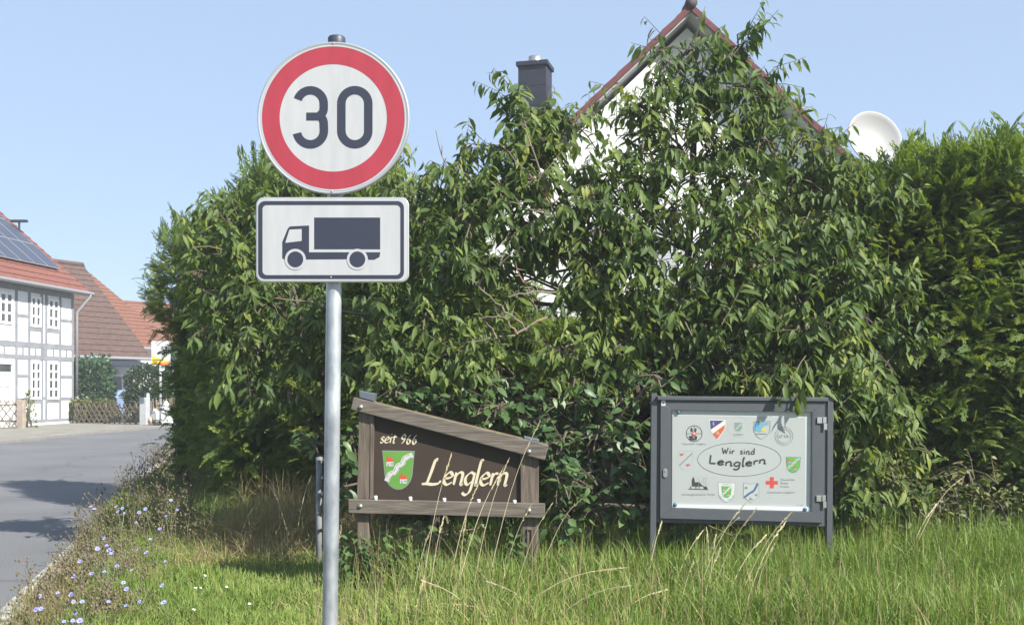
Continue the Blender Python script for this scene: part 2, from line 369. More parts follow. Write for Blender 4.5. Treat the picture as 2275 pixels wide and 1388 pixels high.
# digits in the crop (540,50) x2.275; y grows downwards
DZ = Plane(540, 50, 2.275, YS); w43 = lambda s, tg: 43
b = MB()
r0 = 68
zero = arc(566, 413, r0, 180, 360, 24)+arc(566, 550, r0, 0, 180, 24); zero.append(zero[0].copy())
ribbon(b, zero, w43, DZ, .0058)
up = arc(342, 413, 67, 198, 360, 24)+[Vector((409, 425))]+arc(368, 437, 41, 0, 62, 8)
lo = arc(368, 512, 41, -62, 0, 8)+[Vector((410, 540))]+arc(342, 550, 68, 0, 170, 24)
ribbon(b, up, w43, DZ, .0058); ribbon(b, lo, w43, DZ, .0061)
b.prism([DZ(322, 458, .006), DZ(398, 458, .006), DZ(398, 497, .006), DZ(322, 497, .006)], (0, -.0006, 0))
b.build('number_thirty', M['sign_black'], plate)
# lorry plate
def rrect(x0, y0, x1, y1, r, n=8):
    out = []
    for cx, cy, a in ((x1-r, y0+r, -90), (x1-r, y1-r, 0), (x0+r, y1-r, 90), (x0+r, y0+r, 180)):
        out += arc(cx, cy, r, a, a+90, n)
    return out
b = MB(); pts = [DZ(p.x, p.y, .004) for p in rrect(66, 884, 838, 1313, 40)]
b.prism(pts, (0, .02, 0)); lp = b.build('lorry_plate', M['alu'], t, bevel=.003)
b = MB(); b.poly([DZ(p.x, p.y, .0052) for p in rrect(73, 891, 831, 1306, 36)]); b.build('reflective_face', M['sign_white'], lp)
b = MB(); o1 = rrect(78, 904, 814, 1297, 34, 10); o2 = rrect(100, 924, 796, 1277, 22, 10); n = len(o1)
b.v = [tuple(DZ(p.x, p.y, .0058)) for p in o1+o2]; b.f = [(i, (i+1) % n, n+(i+1) % n, n+i) for i in range(n)]; b.m = [0]*n
b.build('black_border', M['sign_black'], lp)
b = MB()
def zp(L_, d, m=0, pl=DZ): b.poly([pl(x, y, d) for x, y in L_], m)
zp([(361, 987), (361, 1147), (694, 1147), (694, 987)], .0058)
zp([(200, 1192), (212, 1199), (530, 1197), (664, 1200), (690, 1186), (695, 1162), (335, 1162), (335, 1027), (238, 1032), (228, 1042), (200, 1110)], .0058)
zp([(236, 1048), (298, 1045), (298, 1105), (215, 1115)], .0064, 1)
for cx in (266, 579):
    cc = DZ(cx, 1198); disc(b, cc, 53/2.275/K, 1, 40, .0068); disc(b, cc, 40/2.275/K, 0, 40, .0074)
b.build('lorry_symbol', [M['sign_black'], M['sign_white']], lp)
b = MB()
for yy in (160, 370, 480, 600):
    b = MB(); q = pole_pt(yy); b.lathe([(.031, -.014), (.036, -.014), (.036, .014), (.031, .014)], q, n=24); b.box(q.x-.05, q.x+.05, YS+.012, YS+.024, q.z-.014, q.z+.014); b.build('clamp', M['alu'], t)
b = MB()
for x, y in ((458, 108), (450, 856), (445, 1288)):
    b = MB(); b.lathe([(.001, .003), (.0035, .002), (.004, 0)], DZ(x, y, .006), (0, -1, 0), 10); b.build('rivet', M['bolt'], t)

# ------------------------------------------------------------------ stroke lettering
GL = {
 'e': ([[(.06,.5),(.42,.54),(.66,.72),(.42,1.0),(.1,.7),(.08,.25),(.36,0),(.74,.2)]], .86),
 'n': ([[(.12,1.0),(.12,0)], [(.12,.62),(.32,.94),(.56,.98),(.68,.76),(.68,.12),(.76,0),(.88,.07)]], .98),
 'g': ([[(.66,.88),(.4,1.0),(.1,.68),(.1,.28),(.34,.03),(.64,.3)], [(.72,1.0),(.70,.1),(.62,-.55),(.34,-.8),(.04,-.62)]], .94),
 'l': ([[(.3,1.92),(.14,1.9),(.12,.2),(.2,0),(.34,.07)]], .44),
 'r': ([[(.12,1.0),(.12,0)], [(.12,.62),(.3,.92),(.56,.96)]], .66),
 'L': ([[(.55,1.95),(.36,1.92),(.26,1.0),(.14,.05)], [(-.25,.02),(.14,.05),(.6,.0),(1.05,.08),(1.2,.3)]], 1.25),
 'W': ([[(0,1.9),(.28,0)], [(.28,0),(.56,1.35)], [(.56,1.35),(.82,0)], [(.82,0),(1.16,1.9)]], 1.36),
 'i': ([[(.12,1.0),(.12,0)], [(.11,1.42),(.13,1.56)]], .4),
 's': ([[(.56,.86),(.32,1.0),(.1,.78),(.3,.53),(.55,.27),(.3,0),(.02,.14)]], .72),
 'd': ([[(.66,.88),(.4,1.0),(.1,.68),(.1,.28),(.34,.03),(.64,.3)], [(.72,1.95),(.72,0)]], .96),
 't': ([[(.3,1.4),(.26,.2),(.38,0),(.56,.1)], [(-.08,.93),(.3,1.0),(.68,1.06)]], .72),
 '9': ([[(.62,1.1),(.32,.84),(.08,1.2),(.32,1.65),(.62,1.5),(.66,1.0),(.5,.35),(.18,0)]], .9),
 '6': ([[(.56,1.65),(.24,1.2),(.08,.6),(.2,.06),(.46,.0),(.66,.35),(.5,.78),(.22,.72),(.1,.5)]], .9),
 ' ': ([], .5),
 'K': ([[(.1,1.9),(.1,0)], [(.75,1.9),(.1,.85)], [(.3,1.15),(.8,0)]], .9),
}
def write(mb, text, plane, x0, y0, xh, w, slant=0, slope=0, nib=None, adv=1, d=.001, m=0, wob=0, simpleL=False, xs=1):
    x = x0; k = 0
    for ch in text:
        strokes, a = GL[ch]
        if ch == 'L' and simpleL: strokes, a = [[(.12,1.95),(.10,.1)], [(.10,.06),(.75,.02)]], .92
        for st in strokes:
            dy = wob*math.sin(2.4*x)
            pts = [Vector((x+xs*xh*(p.x+slant*p.y), y0+slope*(x-x0)+dy-xh*p.y)) for p in catmull(st)]
            if nib is None: wf = lambda s, tg: w
            else: wf = lambda s, tg: w*(.34+.66*abs(math.sin(math.atan2(-tg.y, tg.x)-nib)))*(.75+.25*math.sin(PI*min(1, max(0, s)))**.5)
            ribbon(mb, pts, wf, plane, d+.00025*k, m); k += 1
        x += xs*xh*a*adv
    return x
def text(body, c, height, mname, parent, name='lettering', width=None, d=0, bold=0):
    """print from Blender's own built-in lettering, centred at world point c on a wall that faces -Y"""
    cu = bpy.data.curves.new(name, 'FONT'); cu.body = body; cu.align_x = 'CENTER'; cu.align_y = 'CENTER'; cu.size = 1; cu.resolution_u = 3; cu.offset = bold
    o = bpy.data.objects.new(name, cu); COL.objects.link(o)
    me = bpy.data.meshes.new_from_object(o.evaluated_get(bpy.context.evaluated_depsgraph_get()))
    bpy.data.objects.remove(o); bpy.data.curves.remove(cu)
    n = len(me.vertices); co = np.zeros(n*3); me.vertices.foreach_get('co', co); co = co.reshape(-1, 3)
    w = co[:, 0].max()-co[:, 0].min(); sy = height/.72; sx = (width/w) if width else sy
    base = wloc(parent)
    out = np.stack([co[:, 0]*sx+c.x-base.x, np.full(n, c.y-d-base.y), co[:, 1]*sy+c.z-base.z], 1)
    me.vertices.foreach_set('co', out.ravel()); me.materials.clear(); me.materials.append(M[mname]); me.update(); me.name = name
    return link(name, me, parent)

# ------------------------------------------------------------------ wooden village sign
YL = 8.0; KL = F/YL
LP = Plane(740, 840, 3.304, YL)
t = empty('wooden_village_sign', px(1000, 1310, YL), 'brown wooden village name board with sloping top beam and green crest', 'village sign')
def pz(pl, pts, depth, front=0): 
    mb = MB(); mb.prism([pl(x, y, front) for x, y in pts], (0, depth, 0)); return mb
pz(LP, [(192, 160), (305, 165), (292, 885), (175, 885), (175, 1560), (60, 1560)][:4], .1, 0).build('post', M['wood_v'], t, bevel=.004)
pz(LP, [(178, 985), (262, 990), (262, 1560), (178, 1560)], .1, 0).build('post_foot', M['wood_v'], t, bevel=.004)
rp = pz(LP, [(1378, 440), (1512, 470), (1505, 1560), (1392, 1560)], .1, 0).build('post', M['wood_v'], t, bevel=.004)
b = MB()
for q in ([(1424, 1108), (1430, 1108), (1428, 1290), (1422, 1290)], [(1456, 1108), (1462, 1108), (1462, 1290), (1456, 1290)], [(1424, 1103), (1462, 1103), (1462, 1110), (1424, 1110)]):
    b.prism([LP(x, y, .012) for x, y in q], (0, .03, 0))
b.build('post_bracket', M['wood_v'], rp)
tb = pz(LP, [(155, 138), (1582, 490), (1553, 600), (135, 228)], .19, .045).build('top_beam', M['wood'], t, bevel=.006)
b = MB(); A = [(330, 180), (1400, 443)]
b.prism([LP(300, 171, .02), LP(1420, 446, .02), LP(1420, 452, .02), LP(300, 177, .02)], (0, .1, 0)); b.build('moss_strip', M['moss'], tb)
pz(LP, [(118, 884), (1556, 915), (1552, 1020), (120, 982)], .06, .05).build('bottom_beam', M['wood'], t, bevel=.005)
pn = pz(LP, [(296, 262), (1382, 545), (1390, 918), (290, 890)], .03, -.02).build('name_panel', M['panel'], t)
pz(LP, [(278, 262), (298, 265), (290, 890), (270, 888)], .05, .006).build('edge_trim', M['wood_v'], t)
pz(LP, [(1376, 545), (1392, 549), (1394, 916), (1380, 916)], .05, .004).build('edge_trim', M['wood_v'], t)
b = MB(); b.prism([LP(195, 92, .03), LP(310, 112, .03), LP(302, 170, .03), LP(198, 140, .03)], (0, .15, 0)); b.build('post_cap', M['steelcap'], t, bevel=.004)
b = MB(); b.prism([LP(1402, 425, .03), LP(1512, 448, .03), LP(1512, 482, .03), LP(1400, 450, .03)], (0, .15, 0)); b.build('post_cap', M['steelcap'], t, bevel=.004)
for x, y, f in ((210, 210, .046), (1437, 535, .046), (207, 932, .051), (1437, 965, .051)):
    b = MB(); b.lathe([(.001, .014), (.012, .012), (.017, .004), (.017, 0)], LP(x, y, f), (0, -1, 0), 14); b.build('bolt', M['bolt'], t, smooth=True)
for x, y in ((316, 880), (570, 887), (818, 896), (1069, 905), (1332, 911)):
    b = MB(); c = LP(x, y, .03); b.lathe([(.001, .022), (.011, .022), (.013, .018), (.013, -.02), (.001, -.02)], c, n=12); b.build('peg', M['peg'], t, smooth=True)
PD = -.02
b = MB()
xe = write(b, 'L', LP, 672, 779, 92, 29, slant=.26, slope=.016, nib=math.radians(35), d=PD+.0012)
xe = write(b, 'englern', LP, 800, 781, 91, 26, slant=.24, slope=.016, nib=math.radians(38), adv=.92, d=PD+.0018)
b.build('village_name', M['cream'], pn)
b = MB(); write(b, 'seit ', LP, 342, 474, 44, 13, slant=.22, slope=.02, nib=math.radians(38), adv=.98, d=PD+.0012)
b.build('founding_word', M['cream'], pn); b = MB()
write(b, '966', LP, 492, 480, 40, 15, slant=.2, slope=.02, nib=math.radians(38), adv=1.18, d=PD+.002)
b.build('founding_year', M['cream'], pn)
def shield_pts(x0, y0, x1, y1, taper=.06, n=10):
    w = x1-x0; h = y1-y0; P = [(x0, y0), (x1, y0+.015*h)]
    for i in range(n+1):
        s = i/n; a = s*PI/2; P.append((x1-(w*taper)-(w*(.5-taper))*(1-math.cos(a)), y0+h*(.52+.48*math.sin(a))))
    for i in range(n, -1, -1):
        s = i/n; a = s*PI/2; P.append((x0+(w*taper)+(w*(.5-taper))*(1-math.cos(a)), y0+h*(.52+.48*math.sin(a))))
    Q = []
    for p in P:
        if not Q or abs(p[0]-Q[-1][0])+abs(p[1]-Q[-1][1]) > .3: Q.append(p)
    return Q
def crest(mb, pl, x0, y0, x1, y1, d, mi, fine=True, edge=True):
    """green shield, white wavy river, two red-roofed churches; mi = material slots (edge, green, white, red, dark)"""
    w = x1-x0; h = y1-y0
    if edge: mb.poly([pl(x, y, d) for x, y in shield_pts(x0-.025*w, y0-.02*h, x1+.025*w, y1+.022*h)], mi[0])
    mb.poly([pl(x, y, d+.0008) for x, y in shield_pts(x0, y0, x1, y1)], mi[1])
    riv = catmull([(x0+.12*w, y0+.80*h), (x0+.22*w, y0+.62*h), (x0+.38*w, y0+.56*h), (x0+.48*w, y0+.40*h), (x0+.62*w, y0+.34*h), (x0+.72*w, y0+.19*h), (x0+.96*w, y0+.10*h)], 8)
    ribbon(mb, riv, lambda s, tg: .17*w, pl, d+.0016, mi[2])
    if fine:
        for o_ in (-.03, .045):
            ribbon(mb, [p+Vector((o_*w, o_*h)) for p in riv[3:-3]], lambda s, tg: .012*w*(1.5+math.sin(40*s)), pl, d+.0022, mi[4])
    for cx, cy in ((x0+.22*w, y0+.28*h), (x0+.66*w, y0+.74*h)):
        mb.poly([pl(cx-.11*w, cy+.12*h, d+.0016), pl(cx+.12*w, cy+.12*h, d+.0016), pl(cx+.12*w, cy, d+.0016), pl(cx-.11*w, cy, d+.0016)], mi[2])
        mb.poly([pl(cx-.11*w, cy, d+.0022), pl(cx+.13*w, cy, d+.0022), pl(cx+.08*w, cy-.10*h, d+.0022), pl(cx-.03*w, cy-.10*h, d+.0022), pl(cx-.06*w, cy-.19*h, d+.0022), pl(cx-.10*w, cy-.08*h, d+.0022)], mi[3])
        if fine:
            mb.poly([pl(cx-.07*w, cy+.12*h, d+.0022), pl(cx-.03*w, cy+.12*h, d+.0022), pl(cx-.03*w, cy+.04*h, d+.0022), pl(cx-.07*w, cy+.04*h, d+.0022)], mi[4])
            for e in (.02, .06, .09): mb.poly([pl(cx+e*w, cy+.09*h, d+.0022), pl(cx+(e+.02)*w, cy+.09*h, d+.0022), pl(cx+(e+.02)*w, cy+.03*h, d+.0022), pl(cx+e*w, cy+.03*h, d+.0022)], mi[4])
b = MB(); crest(b, LP, 364, 535, 592, 812, PD+.001, (4, 1, 2, 3, 4))
b.build('crest', [M['ink'], M['crest_green'], M['crest_white'], M['crest_red'], M['inkgrey']], pn)

# ------------------------------------------------------------------ notice cabinet
YN = 8.0; NP = Plane(1420, 850, 3.228, YN)
t = empty('notice_board', px(1650, 1305, YN), 'grey metal notice cabinet on two square legs with white village poster', 'notice board')
for q in ([(88, 75), (128, 75), (118, 1600), (74, 1600)], [(1352, 92), (1394, 92), (1384, 1600), (1342, 1600)]):
    pz(NP, q, .05, .0).build('leg', M['anth'], t, bevel=.003)
b = MB()
b.prism([NP(126, 95, .03), NP(1350, 105, .03), NP(1350, 134, .03), NP(128, 124, .03)], (0, .12, 0)); b.build('roof_rail', M['anth'], t, bevel=.004)
b = MB()   # cabinet body behind the door
b.prism([NP(120, 125, -.012), NP(1356, 135, -.012), NP(1350, 1032, -.012), NP(112, 1002, -.012)], (0, .07, 0))
b.build('cabinet', M['anth'], t, bevel=.003)
dp = [[(152, 128), (1318, 136), (1312, 1001), (148, 970)], [(230, 196), (1243, 211), (1236, 924), (228, 897)]]
b = MB(); o1, o2 = dp
for i in range(4):
    j = (i+1) % 4; b.prism([NP(*o1[i], .014), NP(*o1[j], .014), NP(*o2[j], .014), NP(*o2[i], .014)], (0, .024, 0))
door = b.build('door_frame', M['anth'], t, bevel=.002)
b = MB()   # dark seam round the door
o0 = [(149, 125), (1321, 133), (1315, 1004), (145, 973)]
for i in range(4):
    j = (i+1) % 4; b.prism([NP(*o0[i], -.008), NP(*o0[j], -.008), NP(*o1[j], -.008), NP(*o1[i], -.008)], (0, .003, 0))
b.build('door_seam', M['anth_d'], t)
b = MB(); b.prism([NP(*q, .004) for q in o2], (0, .003, 0)); b.build('glass_pane', M['pane'], door)
b = MB(); b.prism([NP(*q, -.0088) for q in o2], (0, .002, 0)); b.build('backing_board', M['backing'], t)
b = MB(); b.prism([NP(*q, .0145) for q in ((232, 197), (236, 197), (234, 897), (229, 897))], (0, .018, 0)); b.build('glazing_seal', M['anth_d'], door); b = MB(); b.prism([NP(*q, .0145) for q in ((1236, 211), (1243, 211), (1236, 924), (1230, 924))], (0, .018, 0)); b.build('glazing_seal', M['anth_d'], door)
for (x, y) in ((1271, 248), (1266, 806)):
    b = MB()
    b.prism([NP(x, y, .024), NP(x+36, y, .024), NP(x+36, y+42, .024), NP(x, y+42, .024)], (0, .012, 0))
    for (dx, y0, y1) in ((52, y-2, y+42), (57, y+44, y+88)):
        b.tube([NP(x+dx, y0, .022), NP(x+dx, y1, .022)], .0042*1.0+.0025, 12)
        b.prism([NP(x+dx-12, y0, .03), NP(x+dx+12, y0, .03), NP(x+dx+12, y1, .03), NP(x+dx-12, y1, .03)], (0, .018, 0))
    b.build('hinge', M['chrome'], t, bevel=.0015)
b = MB(); c = NP(185, 640, .014)
b.prism([NP(p.x, p.y, .022) for p in rrect(170, 612, 200, 676, 14, 5)], (0, .009, 0)); b.lathe([(.001, .005), (.006, .004), (.007, 0)], NP(185, 630, .022), (0, -1, 0), 14); b.build('lock', M['bolt'], door)
b = MB(); b.poly([NP(x, y, .0148) for x, y in ((158, 126), (186, 126), (186, 164), (158, 164))], 0); b.poly([NP(x, y, .0154) for x, y in ((163, 138), (181, 138), (181, 153), (163, 153))], 1); b.build('sticker', [M['backing'], M['inknavy']], door)
# poster (lies inside the cabinet: a thing of its own)
PP = Plane(1480, 900, 5.553, YN); pd = -.0062
pt = empty('poster', PP(900, 1210, pd), 'white poster of village club emblems around an oval, inside the grey cabinet', 'poster')
b = MB(); b.poly([PP(x, y, pd) for x, y in ((72, 122), (1718, 150), (1722, 1248), (68, 1212))]); sh = b.build('sheet', M['poster'], pt)
b = MB()
b.prism([PP(x, y, .002) for x, y in ((62, 1214), (1782, 1252), (1780, 1306), (60, 1258))], (0, .009, 0)); b.build('ledge', M['backing'], t)
b = MB()
def emb(name, mats, parent=pt): 
    global b
    o = b.build(name, [M[k] for k in mats], parent); b = MB(); return o
D1, D2, D3 = pd+.0008, pd+.0016, pd+.0024
def lin(p, q, w, d, m=0): ribbon(b, catmull([p, q]), lambda s, tg: w, PP, d, m)
def cring(cx, cy, r, w, d, m=0, ry=None):
    P = arc(cx, cy, r, 0, 360, 72, ry); ribbon(b, P, lambda s, tg: w, PP, d, m)
cring(905, 668, 515, 5, D1, 0, 207); emb('oval', ['ink'])
write(b, 'Wir', PP, 690, 597, 40, 13, slant=.03, d=D1, adv=1.05, xs=1.6); emb('slogan', ['ink']); write(b, 'sind', PP, 912, 602, 40, 13, slant=.03, slope=.02, d=D1, adv=1.12, xs=1.42); emb('slogan', ['ink'])
x = 528; 
for ch, dy, sc in zip('Lenglern', (0, 16, 28, 34, 34, 28, 14, 0), (1, .95, .95, .95, .95, .95, .95, .9)):
    x = write(b, ch, PP, x, 718+dy, 54*sc, 21, slant=.05, d=D1, adv=1.0, simpleL=True, xs=2.1); D1 += .00002
emb('slogan_name', ['ink'])
# fire brigade roundel
cring(347, 348, 97, 8, D1); lin((250, 348), (444, 348), 5, D1+.0003); lin((347, 250), (347, 446), 5, D1+.0005)
for q in ([(300, 290), (315, 270), (330, 300), (332, 330), (305, 325)], [(358, 280), (378, 285), (372, 330), (352, 330)], [(280, 380), (330, 372), (335, 400), (290, 412)], [(358, 375), (385, 380), (378, 430), (352, 425)], [(285, 408), (350, 405), (350, 430), (310, 432)]): zp(q, D2, 0, PP)
zp([(347, 318), (380, 350), (347, 388), (314, 350)], D3, 1, PP); zp([(335, 340), (358, 336), (362, 352), (340, 358)], D3+.0005, 2, PP)
emb('emblem', ['ink', 'inkred', 'inkcream'])
# purple and orange pointed shield
zp([(530, 178), (735, 180), (728, 290), (632, 432), (540, 290)], D1, 2, PP)
zp([(540, 186), (716, 188), (550, 300)], D2, 0, PP); zp([(724, 240), (722, 288), (631, 418), (578, 350)], D2, 1, PP)
emb('emblem', ['inkpurple', 'inkorange', 'inkcream'])
text('S', PP(585, 228, D3), 38/5.553/KL, 'inkcream', pt, 'emblem_letter'); text('G', PP(640, 345, D3), 36/5.553/KL, 'inkcream', pt, 'emblem_letter')
# pale roundel with sage shield
cring(893, 262, 128, 3, D1, 0); zp(shield_pts(838, 204, 948, 325, .03), D1, 1, PP); zp(shield_pts(846, 212, 940, 317, .03), D2, 2, PP); lin((858, 296), (932, 226), 14, D3, 1); emb('emblem', ['inkpale', 'poster', 'inksage'])
text('Lenglern', PP(893, 358, D2), 22/5.553/KL, 'inkgrey', pt, 'emblem_text', 120/5.553/KL)
# blue shield
shb = [(1082, 205), (1110, 196), (1180, 212), (1245, 196), (1285, 192), (1282, 320), (1240, 380), (1178, 418), (1115, 380), (1085, 320), (1075, 270), (1092, 240)]
ribbon(b, [Vector(p) for p in shb+[shb[0]]], lambda s, tg: 6, PP, D2, 1)
zp([(1092, 212), (1180, 222), (1270, 205), (1262, 240), (1200, 262), (1165, 330), (1095, 318), (1085, 275)], D1, 0, PP); zp([(1180, 285), (1225, 260), (1235, 300), (1200, 326), (1172, 315)], D2, 2, PP); lin((1110, 352), (1240, 352), 12, D2, 1); emb('emblem', ['inkblue', 'inkgrey', 'inkyellow'])
# double ring with letters
cring(1455, 380, 110, 7, D1); cring(1455, 380, 84, 5, D2); emb('emblem', ['inkgrey'])
text('LF UL', PP(1455, 382, D2), 36/5.553/KL, 'inkgrey', pt, 'emblem_letter', 130/5.553/KL, bold=.01)
# white shield, red birds, diagonal band
sp = shield_pts(147, 560, 335, 800, .02); ribbon(b, [Vector(p) for p in sp+[sp[0]]], lambda s, tg: 3, PP, D1, 1); lin((168, 738), (325, 590), 13, D2, 2); lin((176, 746), (330, 604), 3, D2, 1)
for cx, cy in ((192, 602), (270, 733)):
    zp([(cx-30, cy-10), (cx+8, cy-4), (cx+30, cy-20), (cx+16, cy+6), (cx+30, cy+10), (cx-2, cy+12), (cx-8, cy+26), (cx-14, cy+4)], D2, 0, PP)
emb('emblem', ['inkred', 'inkpale', 'inkgrey'])
crest(b, PP, 1483, 640, 1660, 826, D1, (0, 1, 2, 3, 4)); emb('emblem', ['inknavy', 'inkgreen', 'crest_white', 'inkorange', 'inkgrey'])
zp(shield_pts(640, 950, 855, 1195, .04), D1, 4, PP); zp(shield_pts(644, 955, 851, 1190, .04), D1+.0003, 2, PP); crest(b, PP, 683, 995, 812, 1140, D2, (0, 1, 2, 3, 4), True, False); emb('emblem', ['inknavy', 'inkgreen', 'backing', 'inkorange', 'inkgrey'])
text('Lenglern', PP(747, 973, D2), 16/5.553/KL, 'inkgrey', pt, 'emblem_text', 118/5.553/KL)
for i, ch in enumerate('KARTELL VEREINE'):
    a = math.radians(160-140*i/14); text(ch, PP(747+88*math.cos(a), 1085+88*math.sin(a), D2), 20/5.553/KL, 'inkgrey', pt, 'emblem_letter') if ch != ' ' else None
gp = [(957, 955), (1050, 972), (1140, 958), (1148, 1120), (1100, 1160), (1045, 1198), (985, 1150), (955, 1140)]
zp(gp, D1, 0, PP); ribbon(b, [Vector(p) for p in gp+[gp[0]]], lambda s, tg: 4, PP, D2, 2); ribbon(b, catmull([(965, 1135), (1030, 1085), (1085, 1050), (1130, 965)]), lambda s, tg: 26, PP, D2, 1)
for q in ([(1025, 1150), (1040, 1125), (1048, 1150), (1070, 1150), (1070, 1168), (1025, 1168)], [(970, 1008), (1005, 1002), (1005, 1030), (972, 1034)], [(1095, 1095), (1130, 1092), (1130, 1116), (1096, 1118)]): zp(q, D2, 2, PP)
emb('emblem', ['inkpale', 'inknavy', 'inkgrey'])
zp([(1230, 932), (1282, 932), (1282, 884), (1330, 884), (1330, 932), (1380, 932), (1380, 976), (1330, 976), (1330, 1022), (1282, 1022), (1282, 976), (1230, 976)], D1, 0, PP); emb('red_cross', ['inkred'])
# church drawing
zp([(318, 1000), (318, 920), (336, 880), (354, 920), (354, 948), (410, 945), (445, 985), (470, 1000)], D1, 0, PP)
for q in ([(300, 1000), (310, 1000), (310, 1030), (300, 1030)], [(365, 995), (374, 995), (374, 1028), (365, 1028)], [(405, 1000), (412, 1000), (412, 1028), (405, 1028)], [(275, 1026), (520, 1034), (520, 1042), (275, 1034)], [(460, 1000), (500, 1000), (515, 1030), (470, 1030)]): zp(q, D2, 0, PP)
for xx in (405, 470, 490, 502): lin((xx, 1000), (xx+random.uniform(-10, 10), 885), 3, D2, 1)
for _ in range(24):
    xx, yy = random.uniform(395, 515), random.uniform(878, 950); lin((xx, yy), (xx+random.uniform(-14, 14), yy+random.uniform(-10, 14)), 2.5, D2+.0001*_, 1)
emb('church_drawing', ['ink', 'inkpale'])
for s_, x, y, w_, h_ in (('Feuerwehr Lenglern', 347, 476, 285, 26), ('Kirchengemeinde St. Martin', 398, 1100, 405, 26), ('Deutsches', 1500, 917, 172, 27), ('Rotes', 1460, 960, 92, 27), ('Kreuz', 1465, 1003, 104, 27), ('Ortsverein Lenglern', 1415, 1074, 340, 28), ('Jan. 2020', 1655, 1232, 80, 14)):
    text(s_, PP(x, y, D1), h_/5.553/KL, 'inkgrey', pt, 'caption', w_/5.553/KL)
for x, y, lb in ((150, 84, 'blue round magnet at the top left corner of the poster'), (110, 1224, 'blue round magnet at the bottom left corner of the poster'), (1712, 1281, 'blue round magnet at the bottom right corner of the poster')):
    b = MB(); c = PP(x, y, .004); c.y = YN-.0025
    b.lathe([(.001, .008), (.011, .0075), (.0145, .004), (.015, -.004)], c, (0, -1, 0), 20); tag(b.build('magnet', M['magnet'], loc=c, smooth=True), lb, 'magnet', 'poster magnets')

# metal marker post behind the sign pole
t = empty('metal_post', px(708, 1300, 9.0), 'short grey steel tube post standing just behind the tall sign pole', 'post')
b = MB(); b.tube([px(708, 1330, 9), px(709, 1018, 9)], .026, 16); b.build('tube', M['dullpost'], t, smooth=True)
b = MB(); b.lathe([(.03, -.02), (.03, .006), (.022, .014), (.001, .014)], px(709, 1018, 9), n=16); b.build('cap', M['dullpost'], t, smooth=True)

# ------------------------------------------------------------------ houses
def tiled(mb, o, u, up, n, over=.0, th=.035, m=0, seg=.34):
    """tile courses as tilted strips: o = eave corner, u = eave vector, up = slope vector; nrm points out"""
    o, u, up = Vector(o), Vector(u), Vector(up); nrm = u.cross(up).normalized()
    if nrm.z < 0: nrm = -nrm
    k = max(2, int(u.length/seg)); 
    for i in range(n):
        a = o+up*(i/n); bb = o+up*((i+1)/n)
        c = len(mb.v)
        for j in range(k+1):
            q = u*(j/k); w = .012*(j % 2)
            mb.v += [tuple(a+q+nrm*(th+w)), tuple(bb+q+nrm*(.004+w)), tuple(a+q)]
        for j in range(k):
            x = c+3*j
            mb.f += [(x, x+3, x+4, x+1), (x+2, x+5, x+3, x)]; mb.m += [m, m]
V3 = Vector
# --- half-timbered house on the far left: facade runs along U, faces N
O = V3((-19.08, 47.0, .09)); U = V3((-.107, -.994, 0)).normalized(); Nn = V3((.994, -.107, 0)).normalized(); Z = V3((0, 0, 1))
LEN, DEP, HW = 15.0, 9.0, 5.55
th = empty('half_timbered_house', O, 'white half timbered house with red tiled roof covered in solar panels', 'house')
b = MB(); b.prism([O, O+U*LEN, O+U*LEN-Nn*DEP, O-Nn*DEP], (0, 0, HW)); 
for e in (O, O+U*LEN): b.poly([e+Z*HW, e-Nn*DEP+Z*HW, e-Nn*DEP/2+Z*(HW+4.05)] if e is O else [e-Nn*DEP+Z*HW, e+Z*HW, e-Nn*DEP/2+Z*(HW+4.05)])
b.build('wall', M['infill'], th)
def fbox(mb, u0, u1, z0, z1, out, dep=.06, m=0): mb.obox(O+U*u0+Nn*(out-dep)+Z*(z0-O.z), U*(u1-u0), Nn*dep, Z*(z1-z0), m)
cols = [.1, 1.12, 2.22, 2.56, 3.5, 4.42, 6.1, 7.2, 8.3, 9.4, 10.6]
b = MB()
for u in cols: fbox(b, u-.085, u+.085, .28, 5.6, .02, .04)
for z0, z1 in ((.12, .28), (5.42, 5.62), (3.2, 3.42), (2.72, 2.9)): fbox(b, 0, LEN, z0, z1, .024, .04)
segs = [(.1, 1.12), (1.12, 2.22), (2.22, 2.56), (2.56, 3.5), (3.5, 4.42), (4.42, 6.1)]
for i, (a, c) in enumerate(segs):
    w = i in (1, 3)
    for z in ((4.45,) if i in (0, 4) else (3.95,) if w else ()): fbox(b, a, c, z-.06, z+.06, .022, .04)
    for z in ((2.05, 1.12) if i in (0, 4) else (1.02,) if w else (1.15,)): fbox(b, a, c, z-.06, z+.06, .022, .04)
    fbox(b, (a+c)/2-.05, (a+c)/2+.05, 2.9, 3.2, .022, .04)
b.build('timber_frame', M['timber'], th)
def window(u0, u1, z0, z1, rows):
    f = MB(); fbox(f, u0, u0+.09, z0, z1, .05, .07); fbox(f, u1-.09, u1, z0, z1, .05, .07); fbox(f, u0+.09, u1-.09, z1-.1, z1, .05, .07); fbox(f, u0+.09, u1-.09, z0, z0+.1, .05, .07)
    mid = (u0+u1)/2; fbox(f, mid-.07, mid+.07, z0+.1, z1-.1, .047, .07)
    for r in rows: fbox(f, u0+.09, mid-.07, r-.045, r+.045, .045, .07); fbox(f, mid+.07, u1-.09, r-.045, r+.045, .045, .07)
    w = f.build('window', M['winwhite'], th)
    g = MB(); fbox(g, u0+.08, u1-.08, z0+.09, z1-.09, .012, .008); g.build('pane', M['glass_dark'], w)
for u0, u1 in ((1.26, 2.1), (2.66, 3.42), (4.7, 5.6), (7.4, 8.2), (9.5, 10.4)):
    window(u0, u1, 4.05, 5.3, (4.48, 4.9)); 
    if u0 < 4 or u0 > 6: window(u0, u1, 1.1, 2.66, (1.52, 1.92, 2.26))
